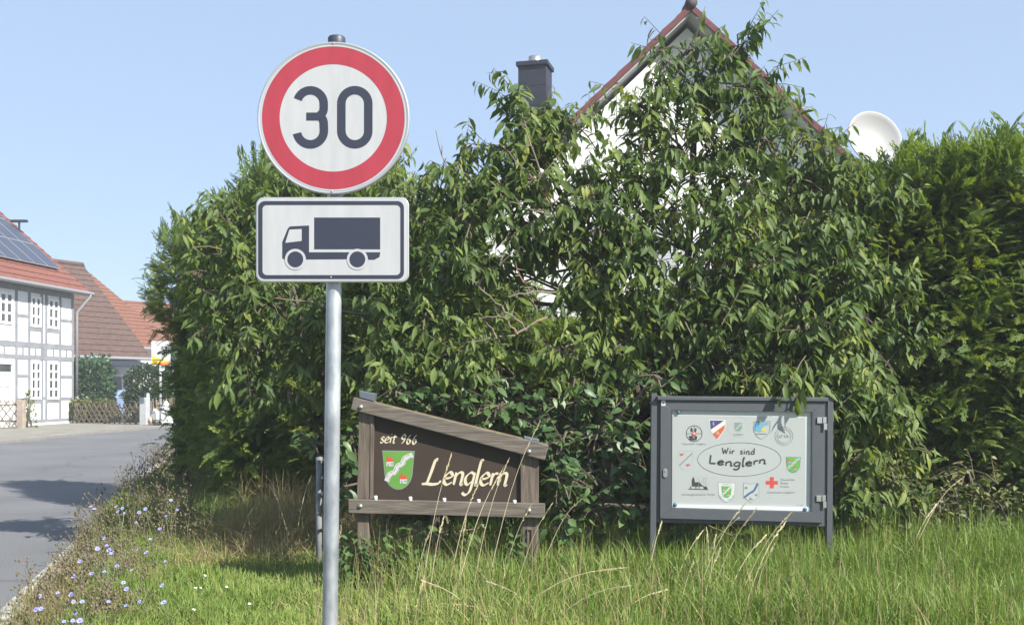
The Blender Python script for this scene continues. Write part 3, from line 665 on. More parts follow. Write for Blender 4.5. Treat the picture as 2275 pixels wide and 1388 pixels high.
b = MB(); fbox(b, 4.62, 4.8, .12, 2.7, .07, .09); fbox(b, 5.85, 6.03, .12, 2.7, .07, .09); fbox(b, 4.8, 5.85, 2.5, 2.7, .07, .09)
dr = b.build('door_frame', M['winwhite'], th)
b = MB(); fbox(b, 4.8, 5.85, .12, 2.2, .03, .04)
for u0, u1 in ((4.9, 5.25), (5.4, 5.75)):
    for z0, z1 in ((.3, .9), (1.0, 1.5), (1.6, 2.1)):
        fbox(b, u0, u1, z0, z1, .034, .004, 1); fbox(b, u0+.04, u1-.04, z0+.04, z1-.04, .045, .012)
b.build('door', [M['winwhite'], M['timber']], th)
b = MB(); fbox(b, 4.8, 5.85, 2.2, 2.5, .02, .02, 0); b.build('fanlight', M['glass_dark'], th)
b = MB(); fbox(b, -.02, LEN, -.05, .14, .06, .06); b.build('plinth', M['winwhite'], th)
# roof
run = DEP/2+.55; rise = run*.86; e0 = O+Nn*.55-U*.55+Z*5.62; ul = U*(LEN+1.1); sup = -Nn*run+Z*rise
b = MB(); tiled(b, e0, ul, sup, 16, seg=.3); tiled(b, O-Nn*(DEP+.55)-U*.55+Z*5.62, ul, Nn*run+Z*rise, 16, seg=.5)
rf = b.build('roof', M['tile_red'], th)
b = MB(); b.obox(e0-Z*.02, ul, sup, Z*-.1); b.build('roof_underside', M['soffit'], th)
b = MB(); b.tube([e0+sup+Z*.05, e0+sup+ul+Z*.05], .13, 10); b.build('ridge', M['tile_red'], th)
b = MB(); g0 = e0+Nn*.06+Z*-.02; b.tube([g0, g0+ul], .075, 10); b.build('gutter', M['gutter'], th)
q = O+Nn*.1-U*-.02
b = MB(); b.tube([g0+U*.25, g0+U*.25-Z*.12, q+Nn*.02+Z*(HW-.75)-U*.12, q+Z*(HW-.9)-U*.12, q+Z*1.05-U*.12], .06, 10); b.tube([q+Z*1.1-U*.12, q+Z*.9-U*.12, q+Nn*.05-U*.12+Z*-.05], .085, 10); b.build('downpipe', M['gutter'], th, smooth=True)
un = sup.normalized(); nrm = (U.cross(un)); nrm = nrm if nrm.z > 0 else -nrm
for r in range(4):
    for c_ in range(9):
        o_ = e0+U*(.95+1.02*c_)+un*(1.35+1.66*r)+nrm*.13
        me_ = MB(); me_.obox(o_, U*.99, un*1.63, nrm*.04, 0); pnl = me_.build('solar_panel', M['alu'], th)
        me = bpy.data.meshes.new('solar_cells'); B0 = wloc(th); P = [o_+nrm*.043+U*.025+un*.025, o_+nrm*.043+U*.965+un*.025, o_+nrm*.043+U*.965+un*1.605, o_+nrm*.043+U*.025+un*1.605]
        me.from_pydata([p-B0 for p in P], [], [(0, 1, 2, 3)]); uvl = me.uv_layers.new(); 
        for i_, uvv in enumerate(((0, 0), (1, 0), (1, 1), (0, 1))): uvl.data[i_].uv = uvv
        me.materials.append(M['solar']); link('solar_cells', me, pnl)
b = MB(); q = e0+un*4.1+nrm*.05-U*.0+U*.5; b.tube([q, q+Z*.4], .05, 8); b.box(q.x-.35, q.x+.35, q.y-.1, q.y+.1, q.z+.4, q.z+.5); b.build('roof_vent', M['clad'], th)

def gable_house(name, label, ec, ed, length, h, zr, nn, tile, n, wallmat='whitewall', cut=1.0):
    """ec = right eave corner (visible), ed = unit eave direction away from that corner, nn = facing normal, h = half depth"""
    t = empty(name, V3((ec.x, ec.y, 0)), label, 'house')
    rise = zr-ec.z; up = -nn*h+Z*rise; b = MB(); tiled(b, ec, ed*length, up, n, seg=.34)
    tiled(b, ec-nn*2*h, ed*length, nn*h+Z*rise, n, seg=.6); r = b.build('roof', M[tile], t)
    b = MB(); w0 = ec-nn*.45+ed*.3; w0 = V3((w0.x, w0.y, 0)); H = ec.z+.32; L2 = length-.6; D2_ = 2*h-.9
    b.prism([w0, w0+ed*L2, w0+ed*L2-nn*D2_, w0-nn*D2_], (0, 0, H))
    for e in (w0, w0+ed*L2): b.prism([e+Z*H, e-nn*D2_+Z*H, e-nn*D2_/2+Z*(zr-.12)], ed*(.05 if e is w0 else -.05))
    b.build('wall', M[wallmat], t)
    b = MB(); b.obox(ec-Z*.03, ed*length, up, Z*-.08); b.build('roof_underside', M['soffit'], t)
    b = MB(); b.tube([ec+up+Z*.04, ec+up+ed*length+Z*.04], .13, 8); b.build('ridge', M[tile], t)
    b = MB(); g = ec+nn*.05-Z*.04; b.tube([g, g+ed*length], .08, 8); b.build('gutter', M['gutter'], t)
    return t, up
n2 = V3((.9, -.43, 0)).normalized(); ed2 = V3((-.43, -.9, 0)).normalized()
ec = V3((-18.1, 54.3, 3.05))
t2, up2 = gable_house('brown_roofed_house', 'low white house under a large brown tiled roof with skylight', ec, ed2, 12, 4.75, 7.93, n2, 'tile_brown', 17)
u_ = up2.normalized(); nr = ed2.cross(u_); nr = nr if nr.z > 0 else -nr
q = ec+ed2*3.1+u_*3.0+nr*.05
b = MB(); b.obox(q, ed2*.62, u_*1.15, nr*.06); sk = b.build('skylight', M['gutter'], t2)
b = MB(); b.obox(q+ed2*.08+u_*.1+nr*.062, ed2*.46, u_*.95, nr*.006); b.build('pane', M['glass_dark'], sk)
b = MB()   # wide white garden window and lean-to in front of the wall
wv = V3((ec.x, ec.y, 0))-n2*.40
b.obox(wv+ed2*1.6+Z*1.0, ed2*1.5, n2*.1, Z*1.25); wf = b.build('window', M['winwhite'], t2)
b = MB(); b.obox(wv+ed2*1.72+Z*1.12+n2*.102, ed2*.5, n2*.01, Z*1.0); b.build('pane', M['glass_dark'], wf)
b = MB(); b.prism([wv+ed2*1.0+Z*2.9, wv+ed2*5.0+Z*2.9, wv+ed2*5.0+Z*2.55+n2*1.6, wv+ed2*1.0+Z*2.55+n2*1.6], (0, 0, .1)); b.build('porch_roof', M['clad'], t2)
b = MB(); b.obox(wv+ed2*1.9+n2*1.4, ed2*.14, n2*.14, Z*2.6); b.build('porch_post', M['winwhite'], t2); b = MB(); b.obox(wv+ed2*4.6+n2*1.4, ed2*.14, n2*.14, Z*2.6); b.build('porch_post', M['winwhite'], t2)
gable_house('orange_roofed_house', 'house with plain orange tiled roof rising behind the brown roof', V3((-19.2, 62.7, 3.8)), ed2, 13, 7.7, 8.85, n2, 'tile_orange', 22)
gable_house('distant_house', 'distant orange roof just visible left of the hedge', V3((-24.5, 88, 4.2)), V3((-.6, -.8, 0)), 11, 5, 8.45, V3((.8, -.6, 0)), 'tile_orange', 16)

# --- white gable house behind the trees
YG = 22.0; ap = px(1535, 12, YG); gh = empty('gable_house', V3((ap.x, YG, 0)), 'tall white rendered gable house with red roof edge behind the trees', 'house')
sl_, hw, dpt = .955, 4.5, 10.0
b = MB(); wz = ap.z-.3
b.prism([V3((ap.x-hw+.3, YG+.5, 0)), V3((ap.x+hw-.3, YG+.5, 0)), V3((ap.x+hw-.3, YG+.5, wz-(hw-.3)*sl_)), V3((ap.x, YG+.5, wz)), V3((ap.x-hw+.3, YG+.5, wz-(hw-.3)*sl_))], (0, dpt-1, 0)); b.build('wall', M['whitewall'], gh)
b = MB()
for s in (-1, 1):
    e = V3((ap.x+s*hw, YG if s < 0 else YG, ap.z-hw*sl_)); tiled(b, e, V3((0, dpt, 0)), V3((-s*hw, 0, hw*sl_)), 15, seg=.35)
b.build('roof', M['tile_red'], gh)
b = MB()
for s in (-1, 1):
    e = V3((ap.x+s*hw, YG+.03, ap.z-hw*sl_-.02)); b.obox(e, V3((0, dpt-.06, 0)), V3((-s*(hw-.002), 0, (hw-.002)*sl_)), Z*-.14)
b.build('roof_underside', M['soffit'], gh)
for s in (-1, 1):
    b = MB(); n_ = 15
    for i in range(n_):
        a0 = V3((ap.x+s*hw*(1-i/n_), YG-.05, ap.z-hw*sl_*(1-i/n_)+.05)); a0.y -= .006*(i % 2); a1 = V3((ap.x+s*hw*(1-(i+1)/n_-.02), YG-.05-.006*(i % 2), ap.z-hw*sl_*(1-(i+1)/n_-.02)+.02))
        b.prism([a0, a1, a1-Z*.14, a0-Z*.16], (0, .05, 0))
    b.build('verge_tiles', M['verge'], gh)
b = MB()
for i in range(26): b.tube([V3((ap.x, YG-.08+.39*i, ap.z+.03)), V3((ap.x, YG+.34+.39*i, ap.z+.03))], [.125, .105], 12)
b.build('ridge', M['ridge'], gh, smooth=True)
for x, y, w, h in ((1338, 560, .95, 1.2), (1470, 575, .8, 1.3), (1760, 560, 1.0, 1.2)):
    c = px(x, y, YG+.5); b = MB(); b.box(c.x-w/2, c.x+w/2, YG+.44, YG+.5, c.z-h/2, c.z+h/2); wn_ = b.build('window', M['winwhite'], gh)
    b = MB()
    for i in range(int(h/.06)-1): b.box(c.x-w/2+.06, c.x+w/2-.06, YG+.425, YG+.44, c.z+h/2-.06-.06*i-.05, c.z+h/2-.06-.06*i)
    b.build('roller_shutter', M['soffit'], wn_)
YC = 27.0; c = px(1189, 145, YC); b = MB(); a_ = math.radians(-14); ca, sa = math.cos(a_), math.sin(a_)
def rot(x, y): return V3((c.x+x*ca-y*sa, YC+x*sa+y*ca, 0))
def cbox(b, s, z0, z1): b.prism([rot(-s, -s)+Z*z0, rot(s, -s)+Z*z0, rot(s, s)+Z*z0, rot(-s, s)+Z*z0], Z*(z1-z0))
for k in range(7): cbox(b, .352+.002*(k % 2), c.z-.1-.5*(k+1), c.z-.1-.5*k-.012)
cbox(b, .345, c.z-3.8, c.z-.1); ch = b.build('chimney', M['clad'], gh)
b = MB(); cbox(b, .40, c.z-.1, c.z); b.build('chimney_cap', M['clad'], ch)
b = MB(); b.lathe([(.2, 0), (.17, .1), (.165, .2), (.15, .2), (.15, .05)], V3((c.x, YC, c.z)), n=20); b.build('flue', M['bolt'], ch, smooth=True)

# --- satellite dish
YD = 13.2; c = px(1945, 306, YD); t = empty('satellite_dish', V3((c.x, YD+.35, 0)), 'white round satellite dish rising behind the top of the thuja hedge', 'satellite dish')
ax = V3((.22, -1, .30)).normalized(); b = MB(); R = .355
b.lathe([(.001, -.09)]+[(R*i/8, -.09*(1-(i/8)**2)) for i in range(1, 9)]+[(R+.008, .0), (R+.008, -.012)]+[(R*i/8, -.1*(1-(i/8)**2)-.005) for i in range(8, 0, -1)], c, ax, 40); b.build('reflector', M['dish'], t, smooth=True)
b = MB(); b.tube([c-ax*.1, c-ax*.22, V3((c.x, YD+.35, c.z-.15)), V3((c.x, YD+.35, 0))], [.03, .03, .028, .03], 10); b.build('mast', M['galv'], t)
b = MB(); f = c+ax*.30-Z*.36; b.tube([c-Z*.34+ax*.0, f-Z*.06, f], .012, 8); b.build('feed_arm', M['gutter'], t)
b = MB(); b.tube([f+ax*.04, f-ax*.06], .028, 10); b.build('receiver_head', M['dish'], t)

# ------------------------------------------------------------------ far street furniture
def lattice_fence(name, label, p0, p1, h):
    p0, p1 = V3(p0), V3(p1); t = empty(name, p0, label, 'fence'); d = p1-p0; L_ = d.length; d.normalize(); nn = V3((d.y, -d.x, 0)); nn = nn if nn.y < 0 else -nn
    for s in (1, -1):
        b = MB(); x = -h
        while x < L_+h:
            a, c = (x, x+h*.72) if s > 0 else (x+h*.72, x); z0, z1 = 0, h
            pts = []
            for q, z in ((a, z0), (c, z1)): pts.append((q, z))
            (qa, za), (qc, zc) = pts
            def clip(q, z, q2, z2, lim):
                s_ = (lim-q)/(q2-q); return lim, z+(z2-z)*s_
            if max(qa, qc) > .02 and min(qa, qc) < L_-.02:
                if qa < 0: qa, za = clip(qa, za, qc, zc, 0)
                if qc < 0: qc, zc = clip(qc, zc, qa, za, 0)
                if qa > L_: qa, za = clip(qa, za, qc, zc, L_)
                if qc > L_: qc, zc = clip(qc, zc, qa, za, L_)
                o_ = nn*(.012*s); A = p0+d*qa+Z*(za+.06)+o_; C = p0+d*qc+Z*(zc+.06)+o_
                dv = (C-A).normalized(); sd = dv.cross(nn).normalized()*.02
                b.prism([A-sd, A+sd, C+sd, C-sd], nn*.02)
            x += .27
        b.build('lattice_slats', M['lattice'], t)
    b = MB()
    for i in range(int(L_/1.6)+1):
        b = MB(); q = p0+d*min(L_-.05, i*1.6)-nn*.06; b.box(q.x-.04, q.x+.04, q.y-.04, q.y+.04, 0, h+.06); b.build('fence_post', M['lattice'], t)
    b = MB(); b.obox(p0-nn*.03+Z*.25, d*L_, nn*-.03, Z*.06); b.build('rail', M['lattice'], t); b = MB(); b.obox(p0-nn*.03+Z*(h-.15), d*L_, nn*-.03, Z*.06); b.build('rail', M['lattice'], t)
    return t
lattice_fence('lattice_fence', 'brown criss cross lattice fence beside the concrete gatepost', px(166, 936, 46.3)*1 - Z*.14, px(318, 942, 45.0)-Z*.1, .88)
lattice_fence('lattice_fence', 'brown criss cross lattice fence at the left edge before the white house', (-22.5, 38.2, .05), (-18.55, 40.6, .05), 1.02)
c = px(46.5, 955, 40.5); b = MB(); b.box(c.x-.13, c.x+.13, 40.4, 40.66, .0, 1.12); tag(b.build('gate_post', M['sandpost'], loc=(c.x, 40.5, 0), bevel=.03), 'worn pinkish stone gatepost at the end of the left lattice fence', 'gatepost')
c = px(321, 946, 44.6); b = MB(); b.prism([V3((c.x-.17, 44.45, 0)), V3((c.x+.13, 44.45, 0)), V3((c.x+.19, 44.75, 0)), V3((c.x-.1, 44.75, 0))], Z*1.18); tag(b.build('gate_post', M['concrete'], loc=(c.x, 44.6, 0), bevel=.03), 'pale grey concrete gatepost between lattice fence and white sacks', 'gatepost')
c = px(328.5, 946, 46.0); b = MB(); b.tube([(c.x, 46, 0), (c.x, 46, 1.3)], .07, 10); b.ell((c.x, 46, 1.3), .07, .07, .06); tag(b.build('round_post', M['concrete'], loc=(c.x, 46, 0), smooth=True), 'thin round white post close behind the concrete gatepost', 'post')
c0 = px(330, 930, 46.5); b = MB()
for i in range(20):
    x = c0.x+.055+i*.058+random.uniform(-.01, .01); hh = random.uniform(.95, 1.2); b.tube([(x, 46.5+random.uniform(-.06, .06), .0), (x+random.uniform(-.05, .05), 46.5, hh)], .024, 6)
tag(b.build('stick_fence', M['stick'], loc=(c0.x, 46.5, 0)), 'upright stick fence behind the white sacks', 'fence')
def blob(name, m, c, rx, ry, rz, label, seed):
    bm = bmesh.new(); bmesh.ops.create_icosphere(bm, subdivisions=3, radius=1); r = random.Random(seed); ph = [r.uniform(0, 6) for _ in range(6)]
    for v in bm.verts:
        x, y, z = v.co; k = 1+.13*math.sin(3.2*x+ph[0]+2*z)+.1*math.sin(4.3*y+ph[1]-3*z)+.08*math.sin(6*z+ph[2]+4*x)
        if z > .6: k *= 1-.25*(z-.6)
        v.co = V3((x*k*rx, y*k*ry, max(-.82, z*k)*rz))
    me = bpy.data.meshes.new(name); bm.to_mesh(me); bm.free(); me.materials.append(M[m]); me.polygons.foreach_set('use_smooth', [True]*len(me.polygons))
    o = link(name, me, None, V3((c.x, c.y, .07+rz*.8))); return tag(o, label, 'sack', 'sacks piled by the gatepost')
for x, Y_, rx, rz, lb, m, sd in ((349, 43.9, .25, .36, 'full white sack directly under the advertising sign', 'sack', 1), (368, 44.3, .2, .52, 'tall white sack at the right of the pile, top bag', 'sack', 2), (377, 43.7, .24, .17, 'flat white sack lying at the right end of the pile', 'sack', 3), (336, 43.8, .15, .2, 'small buff sack beside the concrete gatepost', 'sackb', 4), (362, 43.6, .18, .15, 'small white sack lying in front of the tall one', 'sack', 5)):
    blob('sack', m, px(x, 948, Y_), rx, rx*.8, rz, lb, sd)
# advertising sign on its pole
YA = 43.4; AP = Plane(160, 760, 5.553, YA); c = AP(1085, 1000); t = empty('advertising_sign', V3((c.x, YA, 0)), 'yellow red and white advertising sign on a pale pole beside the hedge', 'sign')
b = MB(); b.tube([V3((c.x, YA+.05, 0)), V3((c.x, YA+.05, AP(0, 0).z))], .05, 12); b.build('pole', M['concrete'], t, smooth=True)
b = MB(); b.prism([AP(980, -15), AP(1212, -15), AP(1212, 287), AP(980, 282)], (0, .03, 0)); bd = b.build('board', M['backing'], t)
b = MB(); zp([(981, 166), (1211, 238), (1100, 258), (981, 281)], .004, 0, AP); zp([(1000, 281), (1211, 236), (1211, 286)], .007, 1, AP); zp([(1120, 262), (1205, 246), (1205, 280), (1110, 279)], .01, 2, AP)
zp([(992, 211), (1120, 213), (1120, 224), (992, 222)], .01, 3, AP); zp([(992, 233), (1055, 235), (1055, 246), (992, 244)], .01, 3, AP); b.build('print', [M['adyellow'], M['adred'], M['adorange'], M['ink']], bd)
b = MB(); b.prism([AP(1082, 300, .02), AP(1136, 300, .02), AP(1136, 354, .02), AP(1082, 354, .02)], (0, .1, 0)); b.build('small_plate', M['backing'], t)

# --- pale blue car in the drive
def car(loc, rz):
    t = empty('parked_car', loc, 'pale blue car parked behind the lattice fence between two bushes', 'car'); t.rotation_euler = (0, 0, rz)
    prof = [(-2.05, .35), (-2.1, .75), (-1.95, 1.0), (-1.5, 1.08), (-.95, 1.46), (.55, 1.5), (1.35, 1.42), (1.9, 1.0), (2.0, .7), (1.95, .35)]
    ws = [.76, .8, .8, .78, .62, .62, .62, .76, .8, .78]
    me = MB(); n = len(prof)
    me.v = [(x, -w, z) for (x, z), w in zip(prof, ws)]+[(x, w, z) for (x, z), w in zip(prof, ws)]
    me.f = [(i, i+1, n+i+1, n+i) for i in range(n-1)]+[tuple(range(n-1, -1, -1)), tuple(range(n, 2*n)), (n-1, 0, n, 2*n-1)]; me.m = [0]*len(me.f)
    def part(mb, name, m, par=t, **k):
        m_ = bpy.data.meshes.new(name); m_.from_pydata(mb.v, [], mb.f); m_.materials.append(M[m]); return link(name, m_, par)
    part(me, 'body', 'carpaint')
    g = MB(); g.poly([(-1.47, -.66, 1.12), (-1.0, -.56, 1.45), (-1.0, .56, 1.45), (-1.47, .66, 1.12)]); g.v = [(x-.012, y, z+.012) for x, y, z in g.v]; part(g, 'windscreen', 'glass_dark')
    for s in (-1, 1):
        g = MB(); g.poly([(-1.3, s*.765, 1.1), (1.55, s*.765, 1.1), (1.25, s*.655, 1.4), (-.85, s*.655, 1.42)]); part(g, 'side_window', 'glass_dark')
        g = MB(); g.ell((-2.05, s*.58, .78), .07, .16, .09); part(g, 'headlight', 'chrome')
        for x in (-1.3, 1.3):
            g = MB(); g.lathe([(.18, -.1), (.3, -.1), (.32, -.06), (.32, .06), (.3, .1), (.18, .1)], (x, s*.74, .32), (0, 1, 0), 24); w = part(g, 'wheel', 'tyre')
            g = MB(); g.lathe([(.001, .06), (.19, .07), (.2, -.05)], (x, s*.74, .32), (0, s, 0), 20); part(g, 'rim', 'alu', w)
    return t
car(V3(px(283, 900, 51).xy.to_3d()), math.radians(60))

# ------------------------------------------------------------------ foliage machinery
def frames(D, N):
    D = D/np.linalg.norm(D, axis=1, keepdims=True); N = N-D*(N*D).sum(1, keepdims=True)
    N = N/np.maximum(np.linalg.norm(N, axis=1, keepdims=True), 1e-6); return D, np.cross(N, D), N
def scatter(T, TF, P, D, N, L, Wd=None):
    """copies of template T (k,3) with tris TF placed at P along D with normal N and length L"""
    D, Yv, N = frames(D, N); Wd = L if Wd is None else Wd
    V = P[:, None]+T[None, :, 0:1]*(D*L[:, None])[:, None]+T[None, :, 1:2]*(Yv*Wd[:, None])[:, None]+T[None, :, 2:3]*(N*L[:, None])[:, None]
    k = len(T); Fc = TF[None]+(np.arange(len(P))*k)[:, None, None]
    return V.reshape(-1, 3), Fc.reshape(-1, TF.shape[1])
LEAF = np.array([(0,0,0),(.28,.17,.035),(.28,0,-.01),(.28,-.17,.035),(.62,.165,.0),(.62,0,-.05),(.62,-.165,.0),(1,0,-.2)], float)
LEAF_F = np.array([(0,2,1),(0,3,2),(1,2,5),(1,5,4),(2,3,6),(2,6,5),(4,5,7),(5,6,7)])
OVAL = np.array([(0,0,0),(.25,.26,.04),(.25,0,-.01),(.25,-.26,.04),(.6,.25,.0),(.6,0,-.05),(.6,-.25,.0),(1,0,-.15)], float)
def spray_template(seed=3, fk=1.0, sp=48):
    """a flat conifer frond: tapering twigs off a main axis, each twig a thin lozenge, forked once"""
    V = []; Fq = []; r = random.Random(seed)
    def loz(a, d, l, w, zz):
        d = V3((d[0], d[1], 0)).normalized(); s = V3((-d.y, d.x, 0))*w; k = len(V)
        for q in (a, a+d*l*.45+s, a+d*l, a+d*l*.45-s): V.append((q.x, q.y, zz+r.uniform(-.02, .02)-.25*fk*q.length**2))
        Fq.append((k, k+1, k+2, k+3))
    loz(V3((0,0,0)), (1, 0), 1.0, .022, 0)
    for i in range(7):
        x = .12+.125*i; l = .46*(1-.55*i/7)*r.uniform(.6, 1.25)
        for s in (-1, 1):
            ang = math.radians(sp-3*i+r.uniform(-9, 9))*s; a = V3((x+r.uniform(-.03, .03), 0, 0)); d = (math.cos(ang), math.sin(ang))
            loz(a, d, l, .028, .01)
            for f_ in (.4, .7):
                b_ = a+V3((d[0], d[1], 0))*l*f_; an2 = ang+s*math.radians(-38); loz(b_, (math.cos(an2), math.sin(an2)), l*.5, .026, .02)
                if i < 4: an2 = ang+s*math.radians(42); loz(b_, (math.cos(an2), math.sin(an2)), l*.42, .026, .0)
    return np.array(V), np.array(Fq)
SPRAYS = [spray_template(3), spray_template(4, 2.2, 40), spray_template(5, .4, 55), spray_template(6, 1.6, 34)]
def fbm(P, seed=0):
    r = np.random.default_rng(seed); out = np.zeros(len(P))
    for f, a in ((1.3, .5), (2.7, .3), (5.1, .2)):
        k = r.normal(size=(3, 3))*f; ph = r.uniform(0, 6, 3); out += a*np.sin(P@k.T+ph).prod(1)*1.8
    return out
# ------------------------------------------------------------------ thuja hedge trees
def thuja_arrays(seed, n=7000, H=3.9, R=.95, conic=.45, low=1.0):
    r = np.random.default_rng(seed)
    nc = 260; cth = r.uniform(0, 2*PI, nc); cz = r.uniform(.02, .98, nc)
    prof = lambda z: R*(1-conic*z**2.2)*(np.clip((1-z)*5, 0, 1))**.5*np.clip(.65+z*2.2, 0, 1)*(low+(1-low)*np.clip((z-.58)*12, 0, 1))
    ci = r.integers(0, nc, n); th = cth[ci]+r.normal(0, .17, n); z = np.clip(cz[ci]+r.normal(0, .035, n), 0, 1)
    bulge = r.uniform(.72, 1.12, nc)[ci]
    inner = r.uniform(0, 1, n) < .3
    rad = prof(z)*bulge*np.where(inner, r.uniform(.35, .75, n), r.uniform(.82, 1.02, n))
    z2 = np.where(inner, r.uniform(0, .93, n), z)
    P = np.stack([rad*np.cos(th), rad*np.sin(th), z2*H+.02], 1)
    out = np.stack([np.cos(th), np.sin(th), np.zeros(n)], 1)
    D = out*.9+r.normal(0, .38, (n, 3)); D[:, 2] += .05+1.1*z2**3; D[:, 1] -= .12
    Nn_ = np.cross(D, np.cross(np.array([[0, 0, 1.]]).repeat(n, 0), D))+out*.5+r.normal(0, .6, (n, 3))
    L = r.uniform(.09, .24, n)*(1-.15*z2)*np.where(inner, 1.5, 1)
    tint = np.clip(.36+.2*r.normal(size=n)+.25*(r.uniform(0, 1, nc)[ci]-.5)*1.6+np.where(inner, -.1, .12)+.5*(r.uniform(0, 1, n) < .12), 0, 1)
    # feathery leaders
    m = 120; a = r.uniform(0, 2*PI, m); q = np.sqrt(r.uniform(0, 1, m))*R*.6
    P = np.concatenate([P, np.stack([q*np.cos(a), q*np.sin(a), H*(1-.16*(q/R)**1.4)-r.uniform(-.1, .25, m)], 1)])
    D = np.concatenate([D, np.stack([.35*np.cos(a), .35*np.sin(a), np.ones(m)], 1)+r.normal(0, .2, (m, 3))]); Nn_ = np.concatenate([Nn_, r.normal(size=(m, 3))])
    L = np.concatenate([L, r.uniform(.18, .4, m)]); tint = np.concatenate([tint, r.uniform(.3, .7, m)])
    var = r.integers(0, 4, len(L)); Vs = []; Fs = []; tn = []; k0 = 0
    for q in range(4):
        s_ = np.where(var == q)[0]; T, TF = SPRAYS[q]; v_, f_ = scatter(T, TF, P[s_], D[s_], Nn_[s_], L[s_], L[s_]*r.uniform(.5, 1.0, len(s_)))
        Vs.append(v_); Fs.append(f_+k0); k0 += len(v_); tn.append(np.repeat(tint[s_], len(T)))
    return np.concatenate(Vs), np.concatenate(Fs), np.concatenate(tn)
protos = []
for sd in (11, 12, 13): protos.append(thuja_arrays(sd))
protos.append(thuja_arrays(14, low=.17))
thuja_first = {}
def thuja(x, top, Y, sc, kind, rz, label):
    base = V3(((x-HX)*Y/F, Y, .08)); H = CH-(top-HY)*Y/F-base.z; k = H/3.9
    if kind not in thuja_first:
        t = empty('thuja_tree', base, label, 'conifer', 'thuja trees of the hedge')
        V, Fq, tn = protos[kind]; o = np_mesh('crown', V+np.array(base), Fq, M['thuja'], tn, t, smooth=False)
        b = MB(); b.tube([base-Z*.1, base+Z*1.5+V3((.05, .02, 0)), base+Z*3.5], [.07, .055, .012], 8); b.build('trunk', M['bark'], t)
        thuja_first[kind] = t
    else:
        t = copy_tree(thuja_first[kind]); t.location = base; t['label'] = label
    t.rotation_euler = (0, 0, rz); t.scale = (sc, sc, k); return t
TH = [(434, 505, 15.5, .88, 3, 0., 'slim thuja at the far left end of the hedge beside the road'),
 (575, 440, 14.2, .95, 1, 1., 'bushy thuja second from the left hedge end, left of the lorry plate'),
 (640, 372, 13.4, 1.0, 2, 2., 'tall thuja directly behind the left edge of the round sign'),
 (800, 400, 12.8, 1.0, 0, 3., 'thuja behind the sign pole, right of the round sign'),
 (950, 470, 12.3, 1.05, 1, 4., 'thuja behind the left end of the wooden village sign'),
 (1090, 640, 12.0, .95, 2, 5., 'low thuja behind the dead lichen covered branch'),
 (1260, 720, 11.8, 1.05, 0, 1.7, 'low thuja behind the gap between the two boards'),
 (1420, 690, 11.5, 1.05, 1, 2.6, 'low thuja behind the left leg of the grey cabinet'),
 (1590, 640, 11.3, 1.1, 2, 3.6, 'thuja behind the grey cabinet, under the gable'),
 (1760, 470, 10.6, 1.05, 0, 4.4, 'thuja behind the right leg of the grey cabinet'),
 (1880, 430, 10.3, 1.0, 1, 5.2, 'thuja just left of the white satellite dish'),
 (1990, 385, 10.0, .95, 2, .6, 'thuja in front of the white satellite dish'),
 (2110, 350, 9.8, .98, 0, 1.3, 'tall thuja right of the white satellite dish'),
 (2225, 335, 9.7, .98, 1, 2.1, 'tall thuja at the right edge of the photo'),
 (2370, 315, 9.6, 1.0, 2, 2.9, 'tall thuja cut off by the right edge of the photo')]
for a in TH: thuja(*a)

